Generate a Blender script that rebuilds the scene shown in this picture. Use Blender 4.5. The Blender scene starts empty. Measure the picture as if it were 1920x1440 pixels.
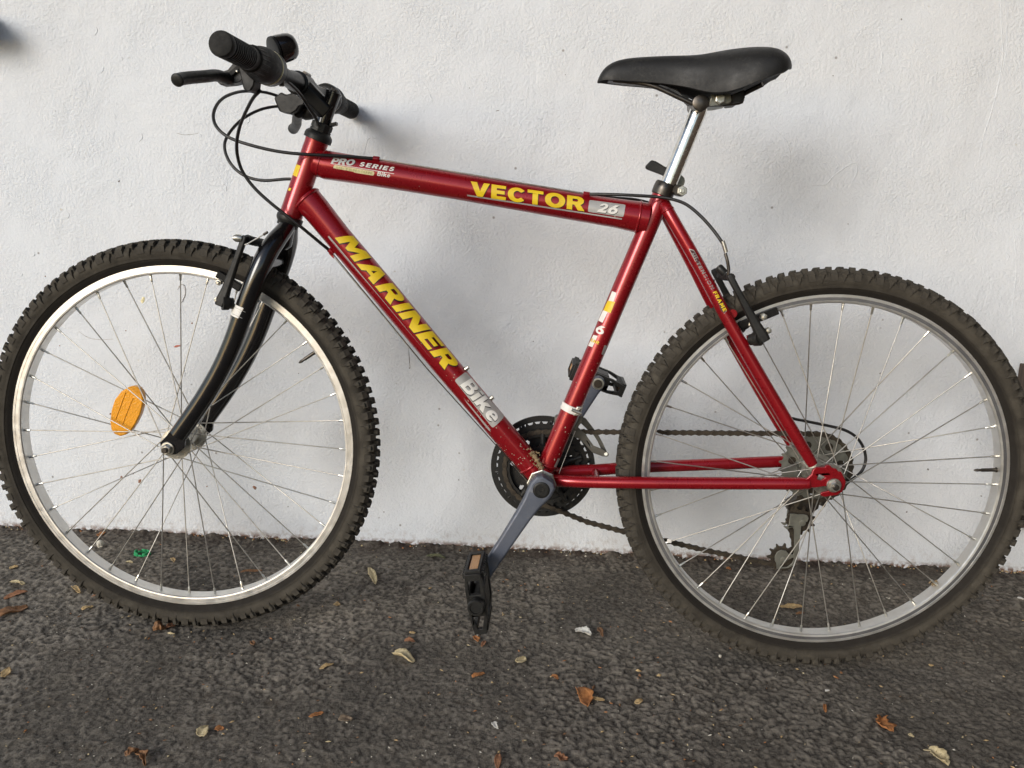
import bpy, bmesh, math, random
import numpy as np
from mathutils import Vector, Matrix
from mathutils.geometry import tessellate_polygon

rnd = random.Random(11)
S = bpy.context.scene
COL = S.collection
R = math.radians

# ------------------------------------------------------------------ camera (bicycle axes: X to the rear, Y to the wall, Z up)
FPX = 1620.0
CAM = Vector((-0.4378, -1.3582, 0.3834))
RM = Matrix(((0.997776, 0.053951, 0.039153), (0.04865, -0.187811, -0.981), (-0.045572, 0.980722, -0.190018)))
FWD = RM[2]
PHI, WA, WB = R(2.7), 0.0310, 0.3748          # lean of the bicycle, wall line on the ground
CB = -0.3265 * math.cos(PHI)
NN = math.sqrt(1 + WA * WA)
cp, sp = math.cos(PHI), math.sin(PHI)
M = Matrix(((1 / NN, WA * cp / NN, WA * sp / NN, -WA * WB / NN),
            (-WA / NN, cp / NN, sp / NN, -WB / NN),
            (0, -sp, cp, -CB), (0, 0, 0, 1)))
cam = bpy.data.cameras.new('camera')
co = bpy.data.objects.new('camera', cam)
COL.objects.link(co)
cam.sensor_width = 36
cam.lens = 36 * FPX / 1920
cam.clip_start, cam.clip_end = 0.05, 500
cl = Matrix((RM[0], -RM[1], -RM[2])).transposed().to_4x4()
cl.translation = CAM
co.matrix_world = M @ cl
S.camera = co

# ------------------------------------------------------------------ light
w = bpy.data.worlds.new('World')
S.world = w
w.use_nodes = True
nt = w.node_tree
sky = nt.nodes.new('ShaderNodeTexSky')
sky.sky_type = 'NISHITA'
sky.sun_disc = False
SUN_EL, SUN_ROT = R(20), R(216)
sky.sun_elevation, sky.sun_rotation = SUN_EL, SUN_ROT
bg = nt.nodes['Background']
nt.links.new(sky.outputs[0], bg.inputs[0])
bg.inputs[1].default_value = 0.105
sl = bpy.data.lights.new('sun', 'SUN')
sl.energy, sl.angle, sl.color = 1.5, R(25), (1.0, 0.975, 0.94)
so = bpy.data.objects.new('sun', sl)
COL.objects.link(so)
to_sun = Vector((math.sin(SUN_ROT) * math.cos(SUN_EL), math.cos(SUN_ROT) * math.cos(SUN_EL), math.sin(SUN_EL)))
so.rotation_euler = to_sun.to_track_quat('Z', 'Y').to_euler()
so.location = to_sun * 5
S.view_settings.view_transform = 'Standard'
S.view_settings.look = 'None'
S.view_settings.exposure = 0.47
S.view_settings.gamma = 1


# ------------------------------------------------------------------ placing: a point of the photograph on a plane of the place
def ray(px, py):
    d = Vector(((px - 960) / FPX, (py - 720) / FPX, 1))
    return RM[0] * d.x + RM[1] * d.y + RM[2] * d.z


def P(px, py, y=0.0):
    d = ray(px, py)
    return CAM + d * ((y - CAM.y) / d.y)


def met(npx, p):
    return npx * (p - CAM).dot(FWD) / FPX


M3 = M.to_3x3()
CW = M @ CAM


def G(px, py, h=0.0):
    d = M3 @ ray(px, py)
    return CW + d * ((h - CW.z) / d.z)


def WL(px, py, y=0.0):
    d = M3 @ ray(px, py)
    return CW + d * ((y - CW.y) / d.y)


# ------------------------------------------------------------------ materials
def nodes(name):
    m = bpy.data.materials.new(name)
    m.use_nodes = True
    return m, m.node_tree, m.node_tree.nodes['Principled BSDF']


def N(nt, t, **k):
    n = nt.nodes.new(t)
    for a, v in k.items():
        if a.startswith('i_'):
            n.inputs[int(a[2:])].default_value = v
        else:
            setattr(n, a, v)
    return n


def noise(nt, vec, scale, detail=4, rough=.6, dist=0):
    n = nt.nodes.new('ShaderNodeTexNoise')
    n.inputs['Scale'].default_value = scale
    n.inputs['Detail'].default_value = detail
    n.inputs['Roughness'].default_value = rough
    n.inputs['Distortion'].default_value = dist
    nt.links.new(vec, n.inputs['Vector'])
    return n.outputs[0]


def ramp(nt, val, a, b, ca=(0, 0, 0, 1), cb=(1, 1, 1, 1)):
    r = nt.nodes.new('ShaderNodeValToRGB')
    r.color_ramp.elements[0].position, r.color_ramp.elements[1].position = a, b
    r.color_ramp.elements[0].color, r.color_ramp.elements[1].color = ca, cb
    nt.links.new(val, r.inputs[0])
    return r.outputs[0]


def mix(nt, fac, a, b):
    m = nt.nodes.new('ShaderNodeMix')
    m.data_type = 'RGBA'
    for s, v in ((m.inputs[0], fac), (m.inputs[6], a), (m.inputs[7], b)):
        if isinstance(v, bpy.types.NodeSocket):
            nt.links.new(v, s)
        else:
            s.default_value = v if isinstance(v, float) else (v if len(v) == 4 else (*v, 1))
    return m.outputs[2]


def bump(nt, bsdf, h, dist, strength=1.0, prev=None):
    b = nt.nodes.new('ShaderNodeBump')
    b.inputs['Strength'].default_value = strength
    b.inputs['Distance'].default_value = dist
    nt.links.new(h, b.inputs['Height'])
    if prev:
        nt.links.new(prev, b.inputs['Normal'])
    nt.links.new(b.outputs[0], bsdf.inputs['Normal'])
    return b.outputs[0]


def mat(name, col, rough=.5, metal=0., coat=0., spec=.5, col2=None, nscale=60, na=.4, nb=.7, rvar=.15, bmp=None, dust=0., dustcol=(.30, .26, .20)):
    m, nt, b = nodes(name)
    tc = nt.nodes.new('ShaderNodeTexCoord').outputs['Object']
    c = (*col, 1)
    base = mix(nt, ramp(nt, noise(nt, tc, nscale), na, nb), c, (*(col2 or tuple(v * .75 for v in col)), 1))
    if dust:
        d = noise(nt, tc, 230, 6, .7)
        e = noise(nt, tc, 26, 3, .6)
        mm = N(nt, 'ShaderNodeMath', operation='MULTIPLY')
        nt.links.new(ramp(nt, d, .48, .72), mm.inputs[0])
        nt.links.new(ramp(nt, e, .40, .70), mm.inputs[1])
        m2 = N(nt, 'ShaderNodeMath', operation='MULTIPLY')
        nt.links.new(mm.outputs[0], m2.inputs[0])
        m2.inputs[1].default_value = dust
        base = mix(nt, m2.outputs[0], base, (*dustcol, 1))
    nt.links.new(base, b.inputs['Base Color'])
    rn = ramp(nt, noise(nt, tc, nscale * 2.3, 5), .3, .75, (max(0, rough - rvar / 2),) * 3 + (1,), (min(1, rough + rvar),) * 3 + (1,))
    nt.links.new(rn, b.inputs['Roughness'])
    b.inputs['Metallic'].default_value = metal
    b.inputs['Coat Weight'].default_value = coat
    b.inputs['Coat Roughness'].default_value = .12
    b.inputs['Specular IOR Level'].default_value = spec
    if bmp:
        bump(nt, b, noise(nt, tc, bmp[0], 5), bmp[1], .6)
    return m


MT = {}
MT['red'] = mat('candy_red_paint', (.30, .005, .011), .27, .38, .5, col2=(.265, .004, .010), nscale=14, rvar=.04, dust=.10, dustcol=(.30, .16, .12))
MT['black_gloss'] = mat('black_gloss_paint', (.005, .005, .006), .15, 0, .45, spec=.5, col2=(.009, .008, .008), rvar=.06, dust=.03)
MT['black_satin'] = mat('black_satin_paint', (.006, .006, .0065), .36, spec=.3, col2=(.009, .009, .009), rvar=.08, dust=.04)
MT['cage_steel'] = mat('grey_cage_steel', (.15, .145, .125), .42, .5, col2=(.10, .095, .08), nscale=70, dust=.3)
MT['black_plastic'] = mat('black_plastic', (.011, .011, .0105), .45, spec=.35, col2=(.017, .0165, .015), dust=.12)
MT['black_rubber'] = mat('grip_rubber', (.009, .0088, .0082), .60, spec=.22, col2=(.014, .0135, .012), dust=.10)
MT['tyre'] = mat('dusty_tyre_rubber', (.038, .033, .026), .85, spec=.25, col2=(.072, .063, .049), nscale=34, na=.35, nb=.65, bmp=(420, .0006), dust=.5, dustcol=(.120, .106, .084))
def tyre_mat():
    m = MT['tyre']
    nt = m.node_tree
    b = nt.nodes['Principled BSDF']
    old = b.inputs['Base Color'].links[0].from_socket
    tc = nt.nodes.new('ShaderNodeTexCoord').outputs['Object']
    ln = N(nt, 'ShaderNodeVectorMath', operation='MULTIPLY')
    ln.inputs[1].default_value = (1, 0, 1)
    nt.links.new(tc, ln.inputs[0])
    le = N(nt, 'ShaderNodeVectorMath', operation='LENGTH')
    nt.links.new(ln.outputs[0], le.inputs[0])
    wob = N(nt, 'ShaderNodeMath', operation='MULTIPLY_ADD')
    nt.links.new(noise(nt, tc, 40, 4, .6), wob.inputs[0])
    wob.inputs[1].default_value = .006
    nt.links.new(le.outputs['Value'], wob.inputs[2])
    nt.links.new(mix(nt, ramp(nt, wob.outputs[0], .2985, .3025), (.020, .017, .014, 1), old), b.inputs['Base Color'])


tyre_mat()
MT['knob'] = mat('tread_rubber', (.032, .028, .023), .85, spec=.25, col2=(.078, .069, .055), nscale=90, bmp=(500, .0004), dust=.4, dustcol=(.15, .133, .106))
MT['alu'] = mat('brushed_aluminium', (.82, .81, .78), .36, .88, col2=(.72, .70, .66), nscale=30, dust=.15, dustcol=(.45, .42, .36))
MT['groove'] = mat('worn_brake_track', (.22, .22, .225), .45, .7, col2=(.17, .17, .175), nscale=30)
MT['spoke'] = mat('stainless_spoke', (.57, .55, .51), .38, .9, col2=(.43, .41, .37), nscale=80)
MT['steel'] = mat('zinc_steel', (.62, .61, .56), .33, .95, col2=(.42, .40, .34), nscale=120, dust=.3)
MT['chrome'] = mat('chrome', (.78, .77, .73), .14, 1., col2=(.60, .57, .50), nscale=90, na=.5, nb=.75, rvar=.2)
MT['grey_steel'] = mat('grey_green_steel', (.215, .215, .185), .42, .55, col2=(.15, .148, .125), nscale=70, dust=.35)
MT['dark_steel'] = mat('dark_steel', (.10, .09, .08), .34, .85, col2=(.06, .05, .04), nscale=60)
MT['chain'] = mat('oily_chain', (.040, .032, .024), .55, .5, col2=(.075, .06, .042), nscale=150, dust=.3, dustcol=(.16, .13, .09))
MT['crank'] = mat('blue_grey_crank', (.105, .118, .15), .45, .2, col2=(.085, .095, .125), nscale=30, dust=.3)
MT['saddle'] = mat('saddle_vinyl', (.010, .010, .0105), .52, spec=.38, col2=(.014, .014, .014), nscale=22, bmp=(900, .0002), dust=.15, dustcol=(.20, .19, .17))
MT['cable'] = mat('cable_housing', (.012, .011, .011), .38, nscale=40)
MT['yellow'] = mat('yellow_decal', (.78, .56, .015), .42, nscale=60, col2=(.70, .47, .012))
MT['white'] = mat('white_decal', (.80, .78, .74), .42, nscale=60, col2=(.70, .68, .62))
MT['silver'] = mat('silver_decal', (.46, .45, .43), .42, .3, nscale=60, col2=(.40, .39, .37))
MT['shadow_ink'] = mat('black_decal_ink', (.012, .010, .010), .45)
MT['dark_label'] = mat('dark_red_label', (.060, .008, .010), .42)
MT['grey_ink'] = mat('faint_grey_ink', (.26, .22, .21), .45)
MT['cream'] = mat('cream_decal', (.74, .66, .40), .42, col2=(.66, .58, .33))
MT['olive'] = mat('olive_decal_ink', (.60, .56, .27), .45)
MT['mud'] = mat('dried_mud', (.27, .20, .12), .95, spec=.1, col2=(.19, .14, .08), nscale=150, bmp=(300, .002))
MT['web'] = mat('dry_grass', (.42, .36, .24), .9, spec=.1)


def amber(name, col):
    m, nt, b = nodes(name)
    tc = nt.nodes.new('ShaderNodeTexCoord').outputs['Object']
    v = N(nt, 'ShaderNodeTexVoronoi')
    v.inputs['Scale'].default_value = 330
    nt.links.new(tc, v.inputs['Vector'])
    nt.links.new(mix(nt, ramp(nt, v.outputs['Distance'], .1, .8), (*col, 1), (*(x * .84 for x in col), 1)), b.inputs['Base Color'])
    b.inputs['Roughness'].default_value = .3
    b.inputs['Coat Weight'].default_value = .6
    bump(nt, b, v.outputs['Distance'], .0008, .5)
    return m


MT['amber'] = amber('amber_reflector', (.90, .37, .010))
MT['amber_dusty'] = amber('dusty_amber_reflector', (.55, .26, .07))


# ------------------------------------------------------------------ mesh building
class MB:
    def __init__(s):
        s.v, s.f = [], []

    def add(s, vs, fs):
        o = len(s.v)
        s.v += [Vector(v) for v in vs]
        s.f += [tuple(i + o for i in f) for f in fs]
        return s

    def tube(s, pts, rad, seg=16, cap=True, flat=None):
        """sweep a circle (or, with flat=(direction, factor), a flattened one) along pts"""
        pts = [Vector(p) for p in pts]
        if not isinstance(rad, (list, tuple)):
            rad = [rad] * len(pts)
        n = len(pts)
        tan = [(pts[min(i + 1, n - 1)] - pts[max(i - 1, 0)]).normalized() for i in range(n)]
        a = Vector((0, 1, 0)) if abs(tan[0].y) < .9 else Vector((1, 0, 0))
        u = (a - tan[0] * a.dot(tan[0])).normalized()
        vs, fs = [], []
        for i in range(n):
            u = (u - tan[i] * u.dot(tan[i])).normalized()
            w_ = tan[i].cross(u)
            for k in range(seg):
                t = 2 * math.pi * k / seg
                d = u * math.cos(t) + w_ * math.sin(t)
                if flat:
                    fd = Vector(flat[0]).normalized()
                    d = d - fd * d.dot(fd) * (1 - flat[1])
                vs.append(pts[i] + d * rad[i])
        for i in range(n - 1):
            for k in range(seg):
                k2 = (k + 1) % seg
                fs.append((i * seg + k, i * seg + k2, (i + 1) * seg + k2, (i + 1) * seg + k))
        if cap:
            fs.append(tuple(range(seg))[::-1])
            fs.append(tuple((n - 1) * seg + k for k in range(seg)))
        return s.add(vs, fs)

    def lathe(s, o, d, prof, seg=24, cap=True):
        """prof: (distance along d, radius)"""
        o, d = Vector(o), Vector(d).normalized()
        return s._lathe(o, d, prof, seg, cap)

    def _lathe(s, o, d, prof, seg, cap):
        a = Vector((0, 0, 1)) if abs(d.z) < .9 else Vector((1, 0, 0))
        u = (a - d * a.dot(d)).normalized()
        w_ = d.cross(u)
        vs, fs = [], []
        for t, r in prof:
            for k in range(seg):
                q = 2 * math.pi * k / seg
                vs.append(o + d * t + (u * math.cos(q) + w_ * math.sin(q)) * r)
        for i in range(len(prof) - 1):
            for k in range(seg):
                k2 = (k + 1) % seg
                fs.append((i * seg + k, i * seg + k2, (i + 1) * seg + k2, (i + 1) * seg + k))
        if cap:
            fs.append(tuple(range(seg))[::-1])
            n = len(prof) - 1
            fs.append(tuple(n * seg + k for k in range(seg)))
        return s.add(vs, fs)

    def ring(s, prof, seg=96, close=True):
        """revolve a closed profile (lateral y, radius) about the local Y axis"""
        vs, fs = [], []
        n = len(prof)
        for k in range(seg):
            t = 2 * math.pi * k / seg
            c_, s_ = math.cos(t), math.sin(t)
            for y, r in prof:
                vs.append(Vector((r * c_, y, r * s_)))
        for k in range(seg):
            k2 = (k + 1) % seg
            for i in range(n if close else n - 1):
                j = (i + 1) % n
                fs.append((k * n + i, k * n + j, k2 * n + j, k2 * n + i))
        return s.add(vs, fs)

    def prism(s, poly, y0, y1, holes=()):
        """poly and holes: (x, z) outlines; thickness from y0 to y1"""
        loops = [[Vector((x, z, 0)) for x, z in q] for q in [poly, *holes]]
        flatv = [v for q in loops for v in q]
        tri = tessellate_polygon(loops)
        n = len(flatv)
        vs = [Vector((v.x, y0, v.y)) for v in flatv] + [Vector((v.x, y1, v.y)) for v in flatv]
        fs = []
        for t in tri:
            fs.append(tuple(t))
            fs.append(tuple(i + n for i in reversed(t)))
        o = 0
        for q in loops:
            m_ = len(q)
            for i in range(m_):
                j = (i + 1) % m_
                fs.append((o + i, o + j, o + j + n, o + i + n))
            o += m_
        return s.add(vs, fs)

    def box(s, c, ax, ay, az):
        """half-extent vectors"""
        c, ax, ay, az = Vector(c), Vector(ax), Vector(ay), Vector(az)
        vs = [c + ax * i + ay * j + az * k for i in (-1, 1) for j in (-1, 1) for k in (-1, 1)]
        return s.add(vs, [(0, 1, 3, 2), (4, 6, 7, 5), (0, 4, 5, 1), (2, 3, 7, 6), (0, 2, 6, 4), (1, 5, 7, 3)])

    def mesh(s, name, m, angle=40):
        me = bpy.data.meshes.new(name)
        me.from_pydata([tuple(v) for v in s.v], [], s.f)
        bm = bmesh.new()
        bm.from_mesh(me)
        bmesh.ops.recalc_face_normals(bm, faces=bm.faces)
        bm.to_mesh(me)
        bm.free()
        for p in me.polygons:
            p.use_smooth = True
        me.set_sharp_from_angle(angle=R(angle))
        me.materials.append(m)
        return me

    def build(s, name, m, parent=None, angle=40, bevel=0):
        o = bpy.data.objects.new(name, s.mesh(name, MT[m] if isinstance(m, str) else m, angle))
        COL.objects.link(o)
        o.parent = parent
        if bevel:
            b = o.modifiers.new('edge', 'BEVEL')
            b.width, b.segments, b.limit_method, b.angle_limit = bevel, 2, 'ANGLE', R(35)
            b.harden_normals = False
        return o


def empty(name, parent=None, loc=(0, 0, 0)):
    o = bpy.data.objects.new(name, None)
    o.empty_display_size = .02
    COL.objects.link(o)
    o.parent = parent
    o.location = loc
    return o


def link(me, name, parent, loc=(0, 0, 0), rot=(0, 0, 0)):
    o = bpy.data.objects.new(name, me)
    COL.objects.link(o)
    o.parent = parent
    o.location, o.rotation_euler = loc, rot
    return o


def copy_of(src, parent, loc=None, rot=None):
    o = src.copy()
    COL.objects.link(o)
    o.parent = parent
    if loc is not None:
        o.location = loc
    if rot is not None:
        o.rotation_euler = rot
    return o


def tag(o, label, cat=None, group=None, kind=None):
    if label:
        o['label'] = label
    if cat:
        o['category'] = cat
    if group:
        o['group'] = group
    if kind:
        o['kind'] = kind
    return o


def spline(pts, n=8):
    """Catmull-Rom through pts"""
    pts = [Vector(p) for p in pts]
    q = [pts[0] * 2 - pts[1]] + pts + [pts[-1] * 2 - pts[-2]]
    out = []
    for i in range(1, len(q) - 2):
        a, b, c, d = q[i - 1:i + 3]
        for k in range(n):
            t = k / n
            out.append(.5 * ((2 * b) + (c - a) * t + (2 * a - 5 * b + 4 * c - d) * t * t + (3 * b - a - 3 * c + d) * t ** 3))
    out.append(pts[-1])
    return out


def XZ(pts, y, ox=0, oy=0, sc=1):
    """outline points of the photograph (crop offset and scale) on the plane Y=y"""
    r = []
    for a, b in pts:
        p = P(ox + a / sc, oy + b / sc, y)
        r.append((p.x, p.z))
    return r


# ------------------------------------------------------------------ ground and wall
def ground():
    m, nt, b = nodes('asphalt')
    tc = nt.nodes.new('ShaderNodeTexCoord').outputs['Object']
    n1 = noise(nt, tc, 150, 5, .66, .5)
    n2 = noise(nt, tc, 420, 3, .6)
    n3 = noise(nt, tc, 2.6, 5, .62, .4)
    n4 = noise(nt, tc, 22, 5, .62)
    at = N(nt, 'ShaderNodeAttribute', attribute_name='stone')
    base = mix(nt, ramp(nt, n1, .36, .66), (.044, .038, .031, 1), (.180, .158, .130, 1))
    base = mix(nt, ramp(nt, at.outputs['Fac'], .30, .95), base, (.275, .243, .20, 1))
    base = mix(nt, ramp(nt, n2, .52, .74), base, (.20, .185, .16, 1))
    base = mix(nt, ramp(nt, n4, .56, .78), base, (.085, .068, .050, 1))
    dark = mix(nt, .26, base, (.022, .020, .017, 1))
    base = mix(nt, ramp(nt, n3, .40, .58), dark, base)
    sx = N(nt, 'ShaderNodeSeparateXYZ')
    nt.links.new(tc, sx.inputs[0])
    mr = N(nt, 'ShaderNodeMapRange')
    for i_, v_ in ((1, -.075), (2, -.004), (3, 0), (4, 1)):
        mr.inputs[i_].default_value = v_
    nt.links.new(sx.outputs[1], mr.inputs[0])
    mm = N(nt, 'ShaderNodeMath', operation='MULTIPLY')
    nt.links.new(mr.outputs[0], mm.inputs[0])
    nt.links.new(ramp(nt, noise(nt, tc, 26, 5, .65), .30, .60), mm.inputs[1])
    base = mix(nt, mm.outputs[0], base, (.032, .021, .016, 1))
    base = mix(nt, ramp(nt, noise(nt, tc, 9, 4, .6), .60, .74), base, mix(nt, .30, base, (.21, .185, .145, 1)))
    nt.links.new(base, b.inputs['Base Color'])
    b.inputs['Roughness'].default_value = .88
    b.inputs['Specular IOR Level'].default_value = .3
    pn = bump(nt, b, n1, .003, .8)
    bump(nt, b, n2, .0015, .6, pn)
    # one sheet: stones in relief where the camera is near, plain out to the horizon
    cs = [G(-60, 1470), G(1980, 1470), G(-60, 960), G(1980, 1040)]
    x0, x1 = min(c.x for c in cs) - .05, max(c.x for c in cs) + .05
    y0, y1 = min(c.y for c in cs) - .03, .012
    st = .0021
    nx, ny = int((x1 - x0) / st) + 1, int((y1 - y0) / st) + 1
    X, Y = np.meshgrid(np.linspace(x0, x1, nx), np.linspace(y0, y1, ny))
    rg = np.random.RandomState(5)

    def vnoise(cell, seed):
        r = np.random.RandomState(seed)
        u, v = (X - x0) / cell, (Y - y0) / cell
        g = r.rand(int(v.max()) + 3, int(u.max()) + 3)
        i, j = v.astype(int), u.astype(int)
        fu, fv = u - j, v - i
        fu, fv = fu * fu * (3 - 2 * fu), fv * fv * (3 - 2 * fv)
        return (g[i, j] * (1 - fu) + g[i, j + 1] * fu) * (1 - fv) + (g[i + 1, j] * (1 - fu) + g[i + 1, j + 1] * fu) * fv

    def stones(cell, seed):
        r = np.random.RandomState(seed)
        u, v = (X - x0) / cell + 1, (Y - y0) / cell + 1
        h_, w_ = int(v.max()) + 4, int(u.max()) + 4
        ox, oy, sz, hh = r.rand(h_, w_), r.rand(h_, w_), .38 + .42 * r.rand(h_, w_), r.rand(h_, w_)
        i, j = v.astype(int), u.astype(int)
        H, C = np.zeros_like(X), np.zeros_like(X)
        for di in (-1, 0, 1):
            for dj in (-1, 0, 1):
                a_, b_ = i + di, j + dj
                d2 = ((v - a_ - oy[a_, b_]) ** 2 + (u - b_ - ox[a_, b_]) ** 2) / sz[a_, b_] ** 2
                k_ = np.sqrt(np.maximum(0, 1 - d2)) * (.35 + .65 * hh[a_, b_])
                up_ = k_ > H
                H = np.where(up_, k_, H)
                C = np.where(up_, hh[a_, b_] * np.clip(k_ * 2, 0, 1), C)
        return H, C
    H1, C1 = stones(.0085, 3)
    H2, C2 = stones(.0052, 4)
    gate = np.clip((vnoise(.16, 8) - .25) * 3.2, .62, 1)
    L1, L2, L3 = vnoise(.0058, 21), vnoise(.0044, 22), vnoise(.0105, 23)
    lum = np.clip((.45 * L1 + .40 * L2 + .25 * L3 - .36) * 2.8, 0, 1)
    Z = gate * (.0009 * H1 + .0006 * H2 + .0026 * lum) + .0022 * (vnoise(.03, 6) - .5) + .0035 * (vnoise(.13, 7) - .5)
    edge = np.minimum(np.minimum(X - x0, x1 - X), Y - y0)
    Z = (Z - .0022) * np.clip(edge / .03, 0, 1)
    Z += np.clip((Y + .022) / .022, 0, 1) * (.009 * vnoise(.025, 9) + .006 * vnoise(.009, 10) - .004)
    nv = nx * ny
    ext = np.array([(-60, -60), (60, -60), (60, y1), (-60, y1), (x0, y0), (x1, y0), (x1, y1), (x0, y1)])
    co_ = np.zeros((nv + 8, 3))
    co_[:nv, 0], co_[:nv, 1], co_[:nv, 2] = X.ravel(), Y.ravel(), Z.ravel()
    co_[nv:, :2] = ext
    k = (np.arange(ny - 1)[:, None] * nx + np.arange(nx - 1)[None, :]).ravel()
    q = np.stack([k, k + 1, k + nx + 1, k + nx], 1)
    o8 = nv
    q = np.vstack([q, np.array([(o8, o8 + 1, o8 + 5, o8 + 4), (o8 + 1, o8 + 2, o8 + 6, o8 + 5), (o8 + 3, o8, o8 + 4, o8 + 7)])])
    me = bpy.data.meshes.new('ground')
    me.vertices.add(len(co_))
    me.vertices.foreach_set('co', co_.ravel())
    me.loops.add(q.size)
    me.loops.foreach_set('vertex_index', q.ravel().astype(np.int32))
    me.polygons.add(len(q))
    me.polygons.foreach_set('loop_start', np.arange(0, q.size, 4, dtype=np.int32))
    me.update(calc_edges=True)
    me.polygons.foreach_set('use_smooth', np.ones(len(q), bool))
    at_ = me.attributes.new('stone', 'FLOAT', 'POINT')
    cv = np.zeros(nv + 8)
    cv[:nv] = (.75 * lum * gate + .35 * np.maximum(C1 * .9, C2 * .6) * (C1 > .55)).ravel()
    at_.data.foreach_set('value', cv)
    me.materials.append(m)
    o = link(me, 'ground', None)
    tag(o, None, kind='structure')
    return o


ground()


def wall_mat():
    m, nt, b = nodes('white_painted_plaster')
    tc = nt.nodes.new('ShaderNodeTexCoord').outputs['Object']
    sx = N(nt, 'ShaderNodeSeparateXYZ')
    nt.links.new(tc, sx.inputs[0])
    big = noise(nt, tc, 2.2, 3, .5)
    lump = noise(nt, tc, 185, 4, .6, .2)
    fine = noise(nt, tc, 380, 3, .6)
    patch = noise(nt, tc, 7, 4, .6, .5)
    base = mix(nt, ramp(nt, big, .35, .7), (.74, .775, .82, 1), (.735, .755, .78, 1))
    base = mix(nt, ramp(nt, noise(nt, tc, 60, 3, .5), .73, .78), base, (.60, .58, .54, 1))
    # small dark pits
    v = N(nt, 'ShaderNodeTexVoronoi')
    v.inputs['Scale'].default_value = 16
    nt.links.new(tc, v.inputs['Vector'])
    base = mix(nt, ramp(nt, v.outputs['Distance'], .025, .05, (.75, .75, .75, 1), (0, 0, 0, 1)), base, (.22, .20, .18, 1))
    # splashed dirt just above the ground
    mr = N(nt, 'ShaderNodeMapRange')
    mr.inputs[1].default_value, mr.inputs[2].default_value = .0, .045
    mr.inputs[3].default_value, mr.inputs[4].default_value = 1, 0
    nt.links.new(sx.outputs[2], mr.inputs[0])
    mm = N(nt, 'ShaderNodeMath', operation='MULTIPLY')
    nt.links.new(mr.outputs[0], mm.inputs[0])
    nt.links.new(ramp(nt, noise(nt, tc, 55, 6, .7), .50, .74), mm.inputs[1])
    base = mix(nt, mm.outputs[0], base, (.33, .25, .19, 1))
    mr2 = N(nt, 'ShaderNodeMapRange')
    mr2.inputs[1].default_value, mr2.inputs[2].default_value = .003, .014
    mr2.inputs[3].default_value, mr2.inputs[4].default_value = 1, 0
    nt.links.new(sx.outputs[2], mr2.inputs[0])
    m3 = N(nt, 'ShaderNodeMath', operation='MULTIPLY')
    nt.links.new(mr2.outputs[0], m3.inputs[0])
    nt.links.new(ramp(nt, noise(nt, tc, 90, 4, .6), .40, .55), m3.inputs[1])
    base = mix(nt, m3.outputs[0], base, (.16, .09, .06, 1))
    nt.links.new(base, b.inputs['Base Color'])
    b.inputs['Roughness'].default_value = .62
    b.inputs['Specular IOR Level'].default_value = .35
    # relief: roller-textured paint, smoother and rougher areas
    mul = N(nt, 'ShaderNodeMath', operation='MULTIPLY')
    nt.links.new(lump, mul.inputs[0])
    nt.links.new(ramp(nt, patch, .35, .65, (.32, .32, .32, 1), (1, 1, 1, 1)), mul.inputs[1])
    pn = bump(nt, b, mul.outputs[0], .0044, .68)
    pn = bump(nt, b, fine, .0010, .5, pn)
    pn = bump(nt, b, noise(nt, tc, 30, 4, .6, .8), .0022, .35, pn)
    bump(nt, b, noise(nt, tc, 4.5, 3, .5, .3), .020, .5, pn)
    return m


def wall():
    m = wall_mat()
    bm = MB()
    bm.box((0, .15, 1.6), (4, 0, 0), (0, .15, 0), (0, 0, 1.62))
    o = bm.build('wall', m)
    tag(o, 'white painted rough plaster wall standing behind the red bicycle', 'wall')
    return o


WALL = wall()


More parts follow.
